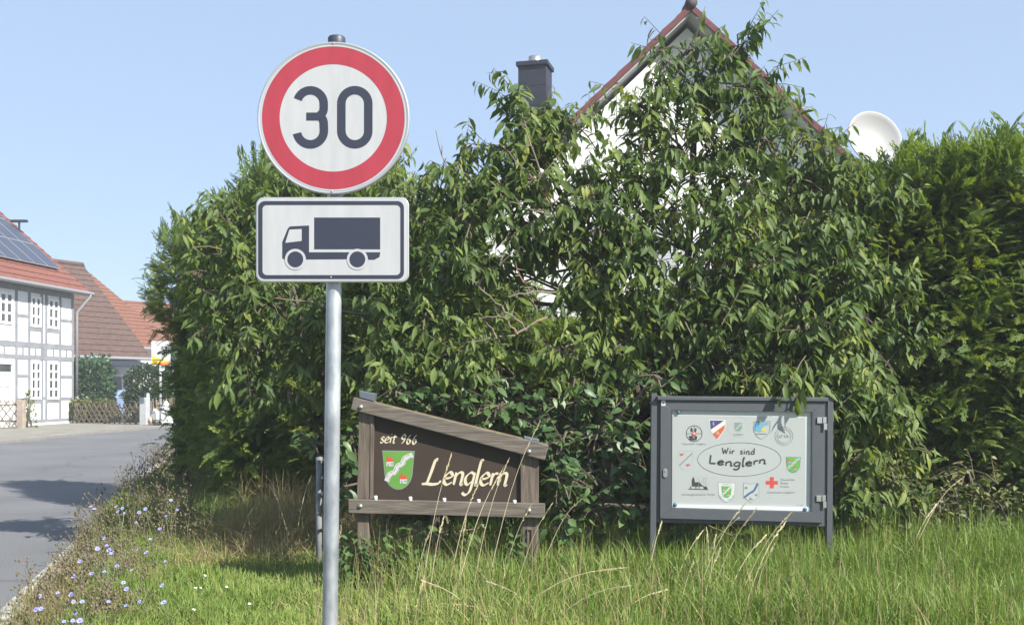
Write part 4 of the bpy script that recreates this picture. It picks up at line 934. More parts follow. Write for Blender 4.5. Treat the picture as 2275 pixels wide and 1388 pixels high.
# ------------------------------------------------------------------ broadleaf trees
def leafy(name, label, cat, basepx, Yb, trunk, clusters, mats, seed, template=(LEAF, LEAF_F), leafL=(.085, .19), step=.036, shootL=(.3, .62), wscale=1.0, group=None, extra=(), dead=(), droop=.75, limb_r=.022):
    r = np.random.default_rng(seed); rr = random.Random(seed)
    base = V3(((basepx-HX)*Yb/F, Yb, .08)); t = empty(name, base, label, cat, group)
    wood = MB(); P = []; D = []; NN = []; L = []; tint = []
    tp = [base-Z*.1]; 
    for (x, y, Y) in trunk: tp.append(px(x, y, Y))
    n = len(tp); tr = MB(); tr.tube(tp, [.055*(1-.75*i/(n-1)) for i in range(n)], 9)
    def shoot(s, d, l, hue, dens=1.0, leafscale=1.0):
        pts = [s]; d = d.normalized(); k = max(3, int(l/.07))
        for i in range(k):
            d = (d+V3((r.normal(0, .07), r.normal(0, .07), r.normal(0, .07)-.035))).normalized(); pts.append(pts[-1]+d*(l/k))
        wood.tube(pts, [.0055*(1-.75*i/k)*.7+.001 for i in range(k+1)], 4, cap=False)
        m = max(3, int(l/step*dens*1.12)); side = 1
        for i in range(m):
            f = (i+.6+r.uniform(-.3, .3))/m; f = min(.999, max(.05, f)); j = f*k; a = pts[int(j)].lerp(pts[min(k, int(j)+1)], j-int(j)); tg = (pts[min(k, int(j)+1)]-pts[int(j)]).normalized()
            sd = tg.cross(V3((0, 0, 1))); sd = sd.normalized() if sd.length > .05 else V3((1, 0, 0)); side = -side
            dv = tg*.45+sd*side*r.uniform(.35, .9)+V3((r.normal(0, .25), r.normal(0, .25), r.normal(0, .2)-droop*r.uniform(.5, 1.35)))
            up = V3((r.normal(0, .5), r.normal(0, .5)-.35, 1.0))
            P.append(a); D.append(dv); NN.append(up); L.append(r.uniform(*leafL)*leafscale*(.75+.25*math.sin(PI*f))); tint.append(hue+r.normal(0, .17)+(.5 if r.uniform() < .02 else 0))
    for cl in clusters:
        x, y, Y, rx, ry, ns = cl[:6]; c = px(x, y, Y); s_ = Y/F
        j = min(range(1, n), key=lambda i: (tp[i]-c).length+ (.6 if tp[i].z > c.z else 0)); a = tp[j]
        mid = a.lerp(c, .55)+V3((r.normal(0, .06), r.normal(0, .06), .08)); lr = limb_r
        wood.tube([a, a.lerp(mid, .5)+V3((r.normal(0, .03), 0, .02)), mid, c], [lr, lr*.8, lr*.6, lr*.35], 6)
        hue0 = r.uniform(.08, .58)
        for i in range(ns):
            q = V3((r.uniform(-1, 1), r.uniform(-1, 1), r.uniform(-1, 1)))
            while q.length > 1: q = V3((r.uniform(-1, 1), r.uniform(-1, 1), r.uniform(-1, 1)))
            off = V3((q.x*rx*s_, q.y*min(.5, .5*(rx+ry)*s_), q.z*ry*s_)); tip = c+off
            dr = V3((off.x*.9, off.y*.5-.18, off.z*.5+.22))+V3((r.normal(0, .2), r.normal(0, .2), r.normal(0, .12)))
            l = r.uniform(*shootL); dr.normalize(); st = tip-dr*l*.55
            wood.tube([c.lerp(st, .1), c.lerp(st, .6)+V3((0, 0, .03)), st], [.008, .007, .0055], 4, cap=False)
            hue = hue0+r.normal(0, .12)+(.28 if r.uniform() < .07 else 0)
            shoot(st, dr, l, hue)
    for e in extra:
        pts = [px(*q) for q in e[0]]
        for a, c in zip(pts, pts[1:]): 
            shoot(a, c-a, (c-a).length*1.06, e[1] if len(e) > 1 else .3, e[2] if len(e) > 2 else .8, 1.0)
    P = np.array([tuple(v) for v in P]); D = np.array([tuple(v) for v in D]); NN = np.array([tuple(v) for v in NN]); L = np.array(L)
    Vs = []; Fs = []; k0 = 0; var = r.integers(0, 3, len(L)); order = []
    for q in range(3):
        T = template[0].copy(); T[:, 2] += (-.22, 0, .12)[q]*T[:, 0]**2; T[:, 1] += (.1, -.12, .03)[q]*T[:, 0]**2; T[:, 1] *= (1, .8, 1.12)[q]
        s_ = np.where(var == q)[0]; order.append(s_); v_, f_ = scatter(T, template[1], P[s_], D[s_], NN[s_], L[s_], L[s_]*wscale*r.uniform(.8, 1.15, len(s_))); Vs.append(v_); Fs.append(f_+k0); k0 += len(v_)
    V = np.concatenate(Vs); Fc = np.concatenate(Fs); tint = np.array(tint)[np.concatenate(order)]
    np_mesh('crown', V, Fc, M[mats[0]], np.repeat(np.clip(np.array(tint), 0, 1), len(template[0])), t)
    wood.build('branches', M['twig'], t); tr.build('trunk', M['bark'], t, smooth=True)
    for dl in dead:
        b = MB()
        for q in dl:
            pts = [px(*z) for z in q]; out = []
            for a, c in zip(pts, pts[1:]):
                for i in range(4): out.append(a.lerp(c, i/4)+V3((rr.uniform(-.012, .012), rr.uniform(-.012, .012), rr.uniform(-.012, .012))))
            out.append(pts[-1]); nn_ = len(out); b.tube(out, [.011*(1-.7*i/(nn_-1)) for i in range(nn_)], 6)
            for i in range(2, nn_-1):
                if rr.random() < .7: b.tube([out[i], out[i]+V3((rr.uniform(-.07, .07), rr.uniform(-.05, .03), rr.uniform(-.02, .08)))], [.0055, .002], 5)
        b.build('dead_branch', M['lichen'], t)
    print(name, len(P), 'leaves'); return t
leafy('cherry_tree', 'tall cherry tree growing up in front of the white gable', 'tree', 1530, 9.9,
 [(1520, 1000, 9.8), (1500, 760, 9.7), (1530, 560, 9.6), (1540, 380, 9.5), (1545, 220, 9.4), (1550, 110, 9.4)],
 [(1540, 110, 9.4, 60, 60, 7), (1530, 190, 9.3, 100, 70, 16), (1470, 130, 9.4, 55, 45, 5), (1640, 100, 9.2, 50, 60, 10), (1655, 190, 9.2, 70, 60, 12), (1690, 230, 9.3, 70, 60, 10), (1450, 235, 9.3, 80, 40, 9),
  (1560, 290, 9.2, 130, 60, 22), (1700, 310, 9.2, 90, 60, 14), (1790, 300, 9.3, 60, 45, 7), (1400, 225, 9.3, 40, 25, 4), (1430, 300, 9.2, 70, 40, 7), (1590, 380, 9.1, 150, 60, 26), (1420, 390, 9.1, 110, 45, 15), (1760, 390, 9.2, 100, 60, 18), (1850, 400, 9.3, 80, 50, 14), (1880, 345, 9.3, 40, 25, 5), (1330, 400, 9.2, 70, 45, 13), (1390, 340, 9.2, 45, 30, 6), (1300, 430, 9.1, 50, 40, 9),
  (1480, 470, 9.0, 130, 60, 24), (1640, 480, 9.0, 130, 60, 26), (1790, 490, 9.1, 120, 60, 24), (1350, 500, 9.1, 90, 50, 18), (1930, 430, 9.3, 60, 40, 9), (1985, 430, 9.2, 45, 25, 6), (2000, 770, 9.0, 40, 50, 8), (2010, 960, 8.8, 40, 50, 7), (1960, 600, 9.1, 50, 50, 10), (1400, 520, 9.0, 70, 50, 12),
  (1430, 570, 9.0, 90, 50, 15), (1580, 570, 8.9, 110, 60, 18), (1720, 590, 8.9, 130, 70, 28), (1850, 590, 9.0, 110, 70, 24), (1640, 680, 8.9, 140, 70, 28), (1500, 690, 8.9, 110, 60, 18), (1780, 710, 8.8, 140, 70, 30), (1910, 690, 8.9, 90, 70, 20),
  (1560, 780, 8.9, 130, 60, 22), (1720, 810, 8.7, 140, 50, 26), (1860, 800, 8.7, 110, 70, 24), (1950, 790, 8.9, 60, 60, 10), (1800, 880, 8.35, 120, 40, 14), (1900, 900, 8.6, 80, 80, 20), (1960, 900, 8.8, 60, 60, 9), (1900, 1020, 8.6, 70, 80, 18), (1880, 1130, 8.5, 60, 70, 14), (1960, 1010, 8.8, 60, 50, 8), (1950, 1100, 8.7, 60, 60, 9)],
 ('cherry',), 21, limb_r=.015, wscale=.86, droop=.95,
 extra=[([(1545, 300, 9.3), (1610, 170, 9.25), (1660, 70, 9.2), (1700, 2, 9.2)], .3, 1.0), ([(1600, 200, 9.2), (1700, 190, 9.2), (1785, 180, 9.2)], .3), ([(1640, 210, 9.2), (1720, 150, 9.2), (1785, 128, 9.2)], .3), ([(1540, 220, 9.4), (1480, 90, 9.4), (1430, 42, 9.4)], .3, .7), ([(1500, 200, 9.4), (1450, 110, 9.4), (1405, 95, 9.4)], .3, .6),
        ([(1480, 260, 9.3), (1390, 210, 9.3), (1318, 165, 9.3)], .3, .7), ([(1460, 280, 9.3), (1380, 230, 9.3), (1320, 210, 9.3)], .25, .7), ([(1560, 200, 9.4), (1545, 90, 9.4), (1560, 20, 9.4)], .3, .7), ([(1700, 280, 9.2), (1760, 250, 9.2), (1805, 240, 9.2)], .3), ([(1790, 790, 8.1), (1745, 850, 7.93), (1728, 885, 7.93)], .45, .9), ([(1800, 815, 8.0), (1772, 872, 7.94), (1768, 900, 7.94)], .5, .9), ([(1830, 380, 9.2), (1870, 300, 9.2), (1895, 275, 9.2)], .3)])
leafy('cherry_tree', 'spreading cherry tree with dead lichen covered branches, in front of the chimney', 'tree', 1350, 9.9,
 [(1350, 1000, 9.8), (1345, 700, 9.7), (1312, 590, 9.6), (1270, 480, 9.5), (1220, 380, 9.4), (1190, 280, 9.4)],
 [(1190, 255, 9.3, 55, 45, 12), (1150, 215, 9.3, 40, 40, 5), (1270, 265, 9.3, 60, 30, 10), (1215, 310, 9.2, 70, 50, 14), (1130, 330, 9.2, 80, 45, 14), (1050, 320, 9.3, 50, 40, 6), (1000, 410, 9.2, 80, 50, 14), (1110, 400, 9.1, 90, 50, 18), (1210, 400, 9.1, 70, 50, 12),
  (930, 420, 9.3, 50, 40, 7), (950, 490, 9.2, 80, 60, 16), (1050, 480, 9.0, 80, 55, 16), (1160, 490, 9.0, 90, 50, 16), (1260, 470, 9.0, 70, 50, 11), (900, 580, 9.1, 70, 60, 14), (1000, 580, 9.0, 100, 60, 20), (1110, 580, 9.1, 70, 40, 9), (1290, 570, 9.1, 70, 40, 13), (1180, 560, 9.1, 60, 35, 10), (1250, 525, 9.0, 60, 40, 10), (1330, 600, 9.0, 50, 40, 9), (1150, 640, 9.1, 30, 40, 5), (1270, 640, 9.1, 40, 30, 6), (870, 660, 9.1, 60, 50, 10), (950, 680, 9.0, 80, 60, 16), (1050, 690, 9.1, 70, 60, 8),
  (1310, 660, 9.0, 70, 60, 11), (1380, 640, 9.0, 80, 60, 14), (1330, 740, 8.9, 100, 50, 17), (1420, 740, 8.9, 80, 60, 14), (1250, 770, 8.8, 70, 35, 12), (1000, 780, 8.9, 110, 50, 20), (880, 770, 9.0, 70, 60, 14), (1100, 810, 8.9, 80, 40, 8), (850, 830, 8.9, 50, 40, 8), (1030, 840, 8.8, 80, 30, 9), (1400, 830, 8.8, 90, 40, 14), (1280, 840, 8.8, 80, 30, 9)],
 ('cherry',), 22, limb_r=.015, wscale=.86, droop=.95,
 extra=[([(1200, 330, 9.3), (1160, 220, 9.3), (1120, 160, 9.3), (1085, 155, 9.3)], .3, 1.0), ([(1180, 330, 9.3), (1130, 190, 9.3), (1100, 150, 9.3)], .3, .8), ([(1120, 370, 9.3), (1070, 310, 9.3), (1035, 275, 9.3)], .3, .5), ([(1250, 290, 9.2), (1310, 250, 9.2), (1350, 262, 9.2)], .3, 1.1), ([(1300, 330, 9.2), (1350, 320, 9.2)], .3, .8)],
 dead=[[[(1236, 690, 8.9), (1150, 740, 8.7), (1105, 750, 8.65), (1010, 765, 8.6)], [(1150, 740, 8.7), (1120, 705, 8.65), (1065, 707, 8.6)], [(1105, 750, 8.65), (1080, 715, 8.6)]],
       [[(1180, 740, 8.9), (1135, 700, 8.75), (1090, 660, 8.65), (1040, 617, 8.6)], [(1195, 700, 8.9), (1170, 640, 8.8), (1145, 580, 8.75)], [(1240, 650, 8.9), (1180, 648, 8.8), (1130, 660, 8.7)]],
       [[(1050, 545, 9.0), (1030, 470, 8.95), (1000, 400, 8.95), (968, 290, 8.95)]], [[(1230, 470, 9.0), (1190, 400, 8.9), (1110, 320, 8.9)], [(1230, 480, 9.0), (1215, 420, 8.9), (1170, 290, 8.9), (1160, 250, 8.9)]], [[(1270, 500, 9), (1200, 470, 8.85), (1120, 445, 8.8)]]])
leafy('cherry_tree', 'broad cherry tree at the left, behind and left of the lorry plate', 'tree', 740, 11.2,
 [(735, 1000, 11.2), (720, 850, 11.0), (660, 680, 10.6), (610, 500, 10.6), (640, 400, 10.6)],
 [(640, 395, 10.5, 55, 35, 8), (500, 470, 10.5, 60, 45, 11), (560, 470, 10.5, 60, 50, 12), (880, 400, 10.3, 45, 35, 8), (890, 470, 10.3, 40, 50, 8), (450, 530, 10.5, 60, 45, 11), (520, 560, 10.3, 80, 60, 18), (590, 580, 10.2, 60, 60, 12), (440, 600, 10.4, 55, 45, 8), (500, 650, 10.2, 80, 50, 15), (600, 670, 10.0, 90, 50, 18), (690, 690, 10.0, 70, 50, 12), (800, 690, 10.0, 70, 50, 12), (480, 735, 10.1, 50, 40, 9), (580, 760, 10.0, 80, 50, 15), (680, 770, 10.0, 70, 50, 12), (790, 790, 9.9, 60, 50, 10), (540, 850, 10.0, 60, 50, 9), (640, 860, 10.0, 70, 50, 10), (400, 640, 10.6, 35, 40, 4), (840, 560, 10.2, 90, 60, 12)],
 ('cherry',), 23, limb_r=.015, wscale=.86, droop=.95,
 extra=[([(520, 520, 10.4), (470, 460, 10.4), (430, 500, 10.4)], .35, 1.0), ([(540, 500, 10.4), (500, 430, 10.4)], .3, .8), ([(600, 450, 10.4), (580, 380, 10.4)], .3, .7), ([(560, 720, 9.8), (510, 850, 9.6), (470, 880, 9.6)], .6, .8)],
 dead=[[[(850, 700, 9.9), (750, 690, 9.7), (690, 672, 9.6), (612, 662, 9.6)]], [[(940, 860, 9.2), (900, 820, 9.1), (880, 800, 9.1)]]])
# low ovate-leaved shrubs behind the boards
leafy('dogwood_shrub', 'low broad leaved shrub behind the wooden village sign', 'shrub', 960, 8.9, [(970, 1100, 8.9), (980, 950, 8.85)],
 [(880, 870, 8.7, 80, 30, 11), (1000, 880, 8.65, 90, 30, 14), (1110, 900, 8.6, 90, 40, 16), (1080, 850, 8.7, 70, 30, 9), (1180, 930, 8.55, 50, 40, 9), (830, 930, 8.7, 40, 40, 4), (780, 960, 8.6, 20, 60, 5), (765, 1080, 8.6, 15, 70, 5), (900, 1000, 8.9, 120, 120, 18), (1050, 1050, 8.9, 120, 90, 16), (1000, 1180, 8.7, 150, 40, 10), (690, 980, 9.3, 25, 60, 4)],
 ('ovate',), 31, template=(OVAL, LEAF_F), leafL=(.08, .135), step=.06, shootL=(.22, .42), droop=.6)
leafy('dogwood_shrub', 'broad leaved shrub filling the gap between the two boards', 'shrub', 1310, 8.8, [(1315, 1120, 8.75), (1310, 980, 8.7)],
 [(1280, 890, 8.6, 80, 40, 14), (1380, 890, 8.6, 60, 40, 10), (1330, 960, 8.45, 90, 50, 18), (1250, 980, 8.4, 50, 50, 9), (1410, 980, 8.5, 35, 60, 8), (1300, 1050, 8.3, 80, 50, 16), (1390, 1060, 8.4, 50, 50, 9), (1240, 1060, 8.1, 40, 40, 9), (1330, 1130, 8.3, 90, 50, 15), (1250, 1150, 8.2, 50, 40, 7), (1500, 1190, 8.5, 60, 30, 6), (1420, 1150, 8.4, 50, 50, 6), (1650, 1200, 8.6, 100, 30, 8), (1450, 830, 8.6, 80, 30, 9)],
 ('ovate',), 32, template=(OVAL, LEAF_F), leafL=(.075, .125), step=.055, shootL=(.2, .42), droop=.6)
leafy('scrub_bush', 'olive green scrub at the foot of the hedge, right of the grey cabinet', 'bush', 2080, 8.75, [(2080, 1200, 8.7), (2085, 1120, 8.7)],
 [(1960, 1190, 8.5, 60, 50, 14), (2040, 1130, 8.6, 70, 60, 20), (2040, 1210, 8.4, 70, 45, 18), (2130, 1120, 8.6, 70, 70, 22), (2130, 1210, 8.4, 70, 45, 18), (2220, 1120, 8.6, 70, 70, 22), (2220, 1210, 8.4, 70, 45, 18), (2300, 1160, 8.5, 60, 70, 16), (1990, 1060, 8.7, 50, 50, 10), (2150, 1040, 8.8, 70, 40, 9)],
 ('bramble',), 33, template=(OVAL, LEAF_F), leafL=(.04, .075), step=.03, shootL=(.18, .38), droop=.45, limb_r=.008)

# ------------------------------------------------------------------ far bushes
def bush(name, label, x, Y, z0, rx, ry, rz, n, m, L0, seed, square=.0):
    r = np.random.default_rng(seed); c = np.array(px(x, HY, Y)); c[2] = z0
    v = r.normal(size=(n, 3)); v[:, 2] = np.abs(v[:, 2]); v /= np.linalg.norm(v, axis=1, keepdims=True)
    if square: v = np.sign(v)*np.abs(v)**(1-square); v /= np.abs(v).max(1, keepdims=True)**.6
    k = 1+.13*fbm(v*3, seed); k *= np.where(r.uniform(0, 1, n) < .25, r.uniform(.6, .9, n), r.uniform(.9, 1.03, n))
    P = v*k[:, None]*np.array([[rx, ry, rz]])+c
    D = v+r.normal(0, .6, (n, 3)); N_ = v+r.normal(0, .7, (n, 3)); L = r.uniform(.7, 1.3, n)*L0
    V, Fc = scatter(OVAL, LEAF_F, P, D, N_, L); t = empty(name, V3((c[0], c[1], 0)), label, 'bush')
    np_mesh('crown', V, Fc, M[m], np.repeat(r.uniform(0, 1, n), len(OVAL)), t)
    b = MB()
    for i in range(4): b.tube([V3((c[0]+r.normal(0, .1), c[1], -.02)), V3((c[0]+r.normal(0, .2)*rx, c[1]+r.normal(0, .1), z0+.6*rz))], [.05, .02], 6)
    b.build('stems', M['bark'], t); return t
bush('laurel_bush', 'tall glossy laurel bush beside the white timbered house', 200, 48, .0, .82, .8, 2.75, 5200, 'laurel', .17, 5, .35)
bush('clipped_bush', 'dark rounded bush behind the concrete gatepost', 329, 47.6, .0, .86, .8, 2.42, 5200, 'darkbush', .13, 6, .25)
bush('fence_hedge', 'brownish low hedge growing through the left part of the lattice fence', 205, 46.9, .0, .95, .3, 1.0, 1500, 'bramble', .12, 8, .5)
bush('leafy_bush', 'green bush behind the advertising sign', 395, 49.5, .0, .8, .8, 3.1, 3000, 'laurel', .2, 9, .2)
bush('wall_rose', 'thin climbing bush at the foot of the left white wall', 62, 41.5, .0, .3, .2, 1.35, 260, 'bramble', .1, 10)

# ------------------------------------------------------------------ grass
def blades(n, xy, h, m, name, lean=.35, width=.006, tint=(.4, .2), seed=1, parent=None, loc=None, curve=.5, group=None, zfun=None):
    r = np.random.default_rng(seed); x, y = xy; n = len(x)
    z = np.array([verge_h(a, c) for a, c in zip(x, y)])-.01
    az = r.uniform(0, 2*PI, n); ln = np.abs(r.normal(0, lean, n)); w = width*r.uniform(.7, 1.4, n)
    d = np.stack([np.cos(az), np.sin(az), np.zeros(n)], 1); fa = r.uniform(0, 2*PI, n); sd = np.stack([np.cos(fa), np.sin(fa), np.zeros(n)], 1)
    base = np.stack([x, y, z], 1); Vs = []
    for s, wk in ((0, 1.), (.4, .9), (.75, .6), (1., .08)):
        p = base+d*(h*ln*(s*.35+curve*s**2.2))[:, None]; p[:, 2] += h*(s-.32*ln*s**3)
        Vs += [p-sd*(w*wk/2)[:, None], p+sd*(w*wk/2)[:, None]]
    V = np.stack(Vs, 1).reshape(-1, 3); q = np.array([(0, 1, 3, 2), (2, 3, 5, 4), (4, 5, 7, 6)])
    Fc = (q[None]+(np.arange(n)*8)[:, None, None]).reshape(-1, 4)
    tn = np.clip(r.normal(*tint, n)+(.38*fbm(np.stack([x*.9, y*.9, x*0], 1), seed)), 0, 1)
    o = np_mesh(name, V, Fc, M[m], np.repeat(tn, 8), None, smooth=True); return o
def hedge_y(x): return 9.4-np.minimum(0, x+.3)*1.45
def field(n, x0, x1, y0, y1, seed, dmin=.1, cond=None):
    r = np.random.default_rng(seed); x = r.uniform(x0, x1, n); y = r.uniform(y0, y1, n); ex = np.interp(y, [p[1] for p in NEAR], [p[0] for p in NEAR])
    k = (x-ex > dmin) & (y < hedge_y(x)); 
    if cond is not None: k &= cond(x, y, x-ex, r)
    return x[k], y[k], (x-ex)[k]
r_ = np.random.default_rng(3)
# long grass on the right, shorter sunny grass on the left
x, y, d = field(150000, -1.3, 5.2, 4.6, 9.9, 4, cond=lambda x, y, d, r: r.uniform(0, 1, len(x)) < np.clip((x+1.3)/1.2, .25, 1)*np.clip((y-4.2)/1.6, .3, 1))
n = len(x); hh = (.21+.09*np.clip((x-1.2)/2.5, 0, 1)+.09*fbm(np.stack([x*1.7, y*1.7, x*0], 1), 5))*r_.uniform(.4, 1.55, n)*np.clip(.55+(x+1.3)/2.0, .55, 1)*np.clip((y-3.4)/3, .5, 1)*(1+.22*np.clip((y-7.2)/.5, 0, 1))
tag(blades(n, (x, y), hh, 'grass', 'grass', .85, .0078, (.37, .27), 6), 'long green grass in front of the two boards', 'grass', kind='stuff')
x, y, d = field(150000, -4.6, -.7, 4.6, 13.5, 7, .45, cond=lambda x, y, d, r: r.uniform(0, 1, len(x)) < np.clip((-.4-x)/.8, .2, 1)*np.clip(d/.8, .3, 1))
n = len(x); hh = (.10+.05*fbm(np.stack([x*1.5, y*1.5, x*0], 1), 8))*r_.uniform(.5, 1.5, n)
tag(blades(n, (x, y), hh, 'grass', 'short_grass', .9, .007, (.48, .27), 9), 'short sunny grass between the kerb weeds and the sign pole', 'grass', kind='stuff')
x, y, d = field(160000, -6.5, -1.2, 4.2, 17, 10, -.04, cond=lambda x, y, d, r: (d < 1.25+.25*np.sin(2*y)) & (r.uniform(0, 1, len(x)) < np.clip(1.5-d/1.0, .1, 1)*np.clip(.2+d/.3, .1, 1)))
n = len(x); hh = (.10+.05*fbm(np.stack([x*2, y*2, x*0], 1), 11)+.10*np.clip((y-9)/4, 0, 1))*r_.uniform(.5, 1.6, n)
tag(blades(n, (x, y), hh, 'grassdry', 'dry_grass', .7, .0055, (.42, .25), 12), 'brown dry grass along the road edge', 'dry grass', kind='stuff')
x, y, d = field(30000, -3.4, -1.2, 9.0, 13.2, 13, .5, cond=lambda x, y, d, r: (np.abs(x+2.15-(11-y)*.12) < .75+.2*np.sin(5*y)) & (r.uniform(0, 1, len(x)) < .5*np.clip(.6+fbm(np.stack([x*2, y*2, x*0], 1), 77), .05, 1)))
n = len(x); hh = r_.uniform(.15, .7, n)*np.clip((y-8.6)/1.5, .55, 1)
tag(blades(n, (x, y), hh, 'straw', 'straw_grass', 1.1, .0055, (.45, .25), 14, curve=.8), 'tall straw coloured grass at the foot of the left hedge', 'dry grass', kind='stuff')
x, y, d = field(60000, -5.6, -1.0, 9.3, 18, 15, .15, cond=lambda x, y, d, r: (d < 2.6) | (r.uniform(0, 1, len(x)) < .8))
n = len(x); hh = r_.uniform(.08, .3, n)*np.clip((y-8.6)/2, .4, 1.3)
tag(blades(n, (x, y), hh, 'grass', 'shaded_grass', .7, .0065, (.3, .25), 16, curve=.7), 'rough grass in the shade at the left end of the hedge', 'grass', kind='stuff')
x, y, d = field(2600, -1.2, 5.0, 5.2, 9.2, 17)
n = len(x); hh = r_.uniform(.25, .55, n)
tag(blades(n, (x, y), hh, 'straw', 'seeding_grass', .45, .0038, (.5, .25), 18, curve=.6), 'thin pale seeding grass blades among the long green grass', 'grass', kind='stuff')
# brown weed stalks by the road
wd = MB(); rr = random.Random(5)
for _ in range(360):
    y = rr.uniform(6, 12) if _ % 3 == 0 else rr.uniform(8.5, 24); x = edge_x(y)+rr.uniform(.15, .85 if y < 9.5 else 1.2); h = rr.uniform(.25, .6)*(.6 if y < 9.5 else 1 if y < 12 else 1.2); a = rr.uniform(0, 6.3); l = rr.uniform(.03, .2)
    p = [V3((x, y, .0)), V3((x+.4*l*math.cos(a), y+.4*l*math.sin(a), h*.5)), V3((x+l*math.cos(a), y+l*math.sin(a), h))]; wd.tube(p, [.004, .0035, .002], 4, cap=False)
    for k in range(8):
        s = rr.uniform(.4, 1); q = p[1].lerp(p[2], (s-.4)/.6); e = q+V3((rr.uniform(-.08, .08), rr.uniform(-.05, .05), rr.uniform(.0, .09))); wd.tube([q, e], [.002, .0015], 3, cap=False); wd.ell(e, .008, .008, .011, 5)
tag(wd.build('weed_stalks', M['weedstem']), 'brown dried weed stalks crowding the verge by the road', 'weeds', kind='stuff')

# chicory plants: stem, flowers
CF = [(740,550),(840,525),(825,565),(895,575),(735,640),(745,672),(775,650),(785,680),(880,677),(920,655),(575,640),(595,655),(860,740),(1010,780),(1080,600),(1120,660),(1050,700),(660,840),(950,845),(690,915),(700,935),(615,905),(870,910),(505,985),(645,1010),(810,970),(740,1015),(830,1040),(580,1060),(465,1080),(1045,985),(780,1120),(800,1160),(365,1185),(450,1195),(255,1205),(465,1240),(230,1290),(260,1285),(475,1310),(1025,1138),(1035,1245),(795,1265),(685,1240),(885,1240),(520,1240),(405,1365),(460,1360),(505,1360),(675,885),(715,930),(660,1050),(690,1055),(925,930),(540,945)]
def flower_mesh():
    b = MB(); rf_ = random.Random(2)
    for k in range(13):
        a = 2*PI*k/13+rf_.uniform(-.08, .08); l = .021*rf_.uniform(.85, 1.1); c, s = math.cos(a), math.sin(a)
        b.add([(.003*c, .003*s, .001*(k % 2)), (l*.7*c+.0042*-s, l*.7*s+.0042*c, .004+.001*(k % 2)), (l*c, l*s, .003), (l*.7*c-.0042*-s, l*.7*s-.0042*c, .004+.001*(k % 2))], [(0, 3, 2, 1)], 0)
    b.ell((0, 0, .004), .005, .005, .004, 8, 1)
    me = bpy.data.meshes.new('flower'); me.from_pydata(b.v, [], b.f); me.materials.append(M['chiflower']); me.materials.append(M['chiheart']); me.polygons.foreach_set('material_index', b.m); return me
FM = flower_mesh(); rr = random.Random(9); used = []
groups_ = []
for q in CF:
    f = V3((q[0]/2.845, 900+q[1]/2.845, 0)); h = rr.uniform(.36, .5) if f.y < 1230 else rr.uniform(.2, .34)
    if f.y < 1150: h = rr.uniform(.45, .62)
    Y = (CH-h)*F/(f.y-HY); groups_.append(px(f.x, f.y, Y))
done = [False]*len(groups_)
for i, p in enumerate(groups_):
    if done[i]: continue
    mem = [j for j in range(len(groups_)) if not done[j] and (groups_[j]-p).length < .28][:4]
    for j in mem: done[j] = True
    base = V3((p.x+rr.uniform(-.03, .08), p.y+rr.uniform(-.05, .05), .03)); base.x = max(base.x, edge_x(base.y)+.12)
    t = empty('chicory_plant', base, 'wild chicory with blue flowers in the dry grass by the road', 'wildflower', 'chicory plants along the road edge')
    b = MB(); top = base+Z*(p.z-base.z)*.55+V3((rr.uniform(-.03, .03), rr.uniform(-.03, .03), 0)); b.tube([base, top], [.005, .004], 5)
    tips = [groups_[j] for j in mem]
    for tp_ in tips: b.tube([top, top.lerp(tp_, .5)+V3((rr.uniform(-.02, .02), 0, .01)), tp_-Z*.002], [.0035, .003, .002], 4)
    for _ in range(3):
        e = top+V3((rr.uniform(-.12, .12), rr.uniform(-.1, .1), rr.uniform(.05, .22))); b.tube([top, e], [.003, .0015], 4); b.ell(e, .007, .007, .01, 5)
    b.build('stem', M['chistem'], t)
    for tp_ in tips:
        o = bpy.data.objects.new('flower', FM); COL.objects.link(o); o.parent = t; o.location = tp_-base
        dv = V3((rr.uniform(-.5, .6), -rr.uniform(.5, 1.0), rr.uniform(.5, 1.1))); o.rotation_euler = dv.to_track_quat('Z', 'Y').to_euler(); s = rr.uniform(.55, .95); o.scale = (s, s, s)
# small white flower heads in the lawn
for zx, zy, lb in ((910, 765, 'c'), (965, 745, 'c'), (985, 805, 'c'), (970, 875, 'c'), (1225, 1295, 'c'), (1295, 1080, 'c'), (1235, 1160, 'c'), (1270, 1158, 'c'), (1430, 1150, 'c'), (1575, 1255, 'c')):
    f = (zx/2.845, 900+zy/2.845); h = .16; Y = (CH-h)*F/(f[1]-HY); p = px(f[0], f[1], Y)
    t = empty('white_flower', V3((p.x, p.y, .04)), 'small white wild flower in the short green grass', 'wildflower', 'small white flowers in the lawn')
    b = MB(); b.tube([V3((p.x, p.y, .04)), p], .0025, 4); b.build('stem', M['chistem'], t)
    b = MB()
    for k in range(9):
        a = rr.uniform(0, 6.3); q = rr.uniform(0, .010); b.ell((p.x+q*math.cos(a), p.y+q*math.sin(a), p.z+rr.uniform(0, .012)), .0045, .0045, .004, 6)
    b.build('flower_head', M['daisy'], t)
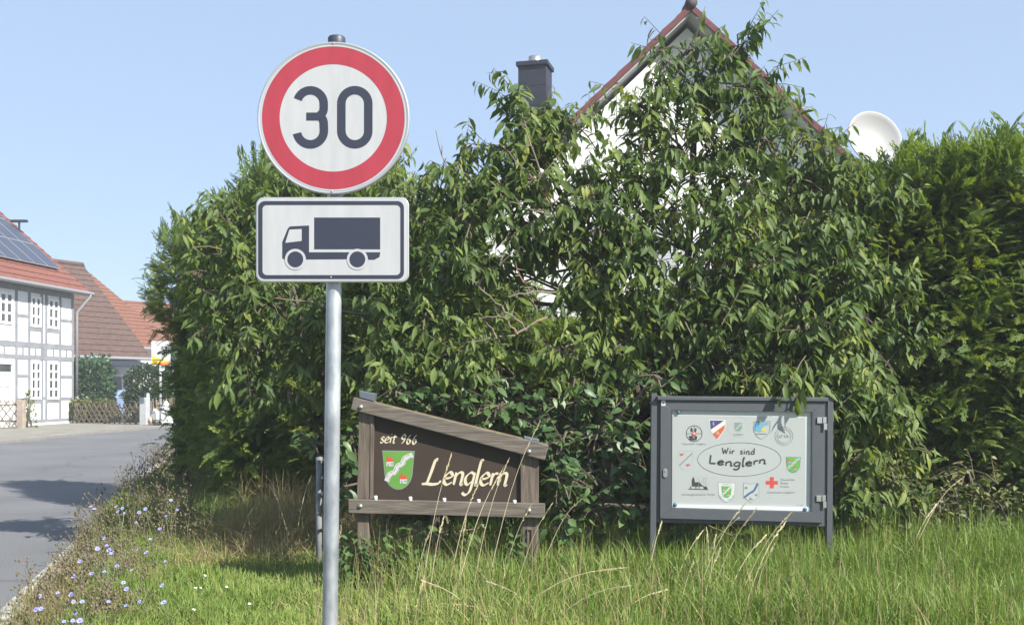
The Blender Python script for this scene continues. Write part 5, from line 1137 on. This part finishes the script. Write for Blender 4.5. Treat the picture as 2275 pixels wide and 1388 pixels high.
# single dry seed stalks (base -> tip, photo pixels)
ST = [((930, 1300), (1003, 1009), 7.4), ((948, 1330), (985, 1150), 7.2), ((985, 1290), (1062, 1075), 7.3), ((1000, 1320), (1118, 1040), 7.3), ((1040, 1310), (1130, 1020), 7.4), ((1070, 1300), (1200, 935), 7.4), ((1100, 1290), (1180, 1120), 7.4), ((1130, 1310), (1225, 1120), 7.3), ((905, 1388), (955, 1180), 6.9), ((915, 1400), (940, 1290), 6.7), ((1015, 1340), (1035, 1150), 7.3),
 ((1480, 1330), (1560, 1180), 7.4), ((1500, 1350), (1640, 1150), 7.3), ((1530, 1360), (1658, 1115), 7.2), ((1560, 1380), (1680, 1130), 7.1), ((1590, 1380), (1700, 1190), 7.0), ((1620, 1390), (1758, 1138), 7.0), ((1640, 1390), (1745, 1160), 6.9), ((1660, 1380), (1720, 1210), 7.0), ((1550, 1400), (1600, 1220), 6.9), ((1570, 1400), (1590, 1190), 7.1), ((1430, 1300), (1470, 1160), 7.6), ((1680, 1390), (1770, 1270), 6.8), ((1500, 1400), (1540, 1250), 6.8), ((1580, 1320), (1570, 1175), 7.5),
 ((1080, 1390), (1390, 1260), 6.6), ((1110, 1395), (940, 1290), 6.5), ((1200, 1395), (980, 1340), 6.4), ((1250, 1392), (1080, 1290), 6.5), ((1330, 1390), (1480, 1310), 6.6), ((1180, 1388), (1400, 1300), 6.5), ((1240, 1384), (1420, 1380), 6.4), ((1300, 1360), (1250, 1260), 7.0), ((1700, 1380), (1660, 1270), 6.9), ((2040, 1200), (2140, 1060), 8.0), ((1990, 1270), (2080, 1120), 7.9), ((1215, 1230), (1290, 1110), 7.9), ((575+740-575, 1290), (758, 1170), 7.8), ((520, 1250), (560, 1130), 9.6), ((660, 1180), (690, 1060), 9.6), ((640, 1190), (600, 1080), 9.8)]
for (bx, by), (tx, ty), Y in ST:
    p0 = px(bx, by, Y); p2 = px(tx, ty, Y+rr.uniform(-.15, .25)); p0.z = .05 if by > 1260 else max(.05, p0.z)
    if (p2.z-p0.z) < .12: p0.z = .1
    up = V3((0, 0, (p2-p0).length*.16)); pts = []
    for i in range(9):
        s = i/8; q = p0.lerp(p2, s)+up*math.sin(PI*s)*.8; pts.append(q)
    o_ = empty('seed_stalk', p0, 'long pale dry grass stalk with seed head leaning right over the green grass' if p2.x > p0.x else 'long pale dry grass stalk with seed head leaning left over the green grass', 'grass stalk', 'dry seed stalks')
    b = MB(); b.tube(pts, [.003-.0016*i/8 for i in range(9)], 5); b.build('stem', M['stalk'], o_)
    b = MB(); dv = (pts[-1]-pts[-3]).normalized()
    for k in range(26):
        s = k/26; q = pts[-3].lerp(pts[-1], s); e = q+dv*.022+V3((rr.uniform(-.012, .012), rr.uniform(-.012, .012), rr.uniform(-.008, .008)))*(1-.5*s); b.tube([q, q.lerp(e, .5), e], [.001, .0023, .0006], 4)
    b.build('seed_head', M['stalk'], o_)
# nettles under the wooden sign
for i, (x, y, Y, h) in enumerate(((790, 1170, 7.9, .42), (820, 1180, 7.85, .38), (850, 1165, 7.9, .45), (885, 1185, 7.85, .36), (915, 1190, 7.9, .34), (940, 1205, 7.8, .3), (770, 1120, 8.1, .6), (1145, 1170, 7.9, .45), (1225, 1195, 7.9, .4), (1290, 1215, 7.8, .36), (1490, 1250, 7.8, .3), (1585, 1240, 7.9, .3), (1700, 1235, 7.9, .32))):
    p = px(x, y, Y); base = V3((p.x, Y, .08)); t = empty('nettle', base, 'leafy green nettle at the foot of the boards', 'nettle', 'nettles at the foot of the boards')
    b = MB(); P = []; D = []; NN = []; L = []
    for s in range(3):
        tip = base+V3((rr.uniform(-.12, .12), rr.uniform(-.08, .08), max(.2, p.z-.08)*rr.uniform(.65, 1.0))); b.tube([base, tip], [.005, .002], 5)
        for k in range(7):
            f = .25+.11*k; q = base.lerp(tip, f); a = rr.uniform(0, 3) + k*1.57
            for e in (0, PI): P.append(tuple(q)); D.append((math.cos(a+e), math.sin(a+e), -.35)); NN.append((rr.gauss(0, .2), rr.gauss(0, .2), 1)); L.append(.095*(1.15-.55*f)*rr.uniform(.8, 1.2))
    V, Fc = scatter(OVAL, LEAF_F, np.array(P), np.array(D), np.array(NN), np.array(L)); np_mesh('leaves', V, Fc, M['ovate'], np.repeat(np.random.default_rng(i).uniform(.2, 1, len(P)), 8), t); b.build('stem', M['chistem'], t)
# wire garden fence and stake at the left end of the hedge
c0 = px(425, 1050, 17.5); t = empty('wire_fence', V3((c0.x, 17.5, 0)), 'dark wire mesh garden fence with iron stakes under the left hedge end', 'fence')
A0 = V3((c0.x-.05, 17.6, .0)); A1 = V3((c0.x+2.6, 14.2, .0)); dv = A1-A0
for s in (0, .33, .66, 1.0):
    q = A0+dv*s; b = MB(); b.tube([q, q+Z*.95], .018, 8); b.build('stake', M['wire'], t)
b = MB()
for i in range(60): q = A0+dv*(i/59); b.tube([q+Z*.05, q+Z*.9], .0025, 3, cap=False)
for i in range(9): b.tube([A0+Z*(.08+.1*i), A1+Z*(.08+.1*i)], .0025, 3, cap=False)
b.build('wire_mesh', M['wire'], t)

# ------------------------------------------------------------------ thin shadow lifting haze
hm = bpy.data.materials.new('shadow lifting haze'); hm.use_nodes = True; N = hm.node_tree.nodes; N.remove(N['Principled BSDF'])
pv = N.new('ShaderNodeVolumePrincipled'); pv.inputs['Density'].default_value = .0017; pv.inputs['Color'].default_value = (.93, .96, 1, 1); pv.inputs['Anisotropy'].default_value = .1  # haze added to lift the dark foliage; it also pales the far houses
hm.node_tree.links.new(pv.outputs[0], N['Material Output'].inputs['Volume'])
b = MB(); b.box(-610, 610, -70, 910, -1.03, 12.5); tag(b.build('haze', hm), kind='stuff')
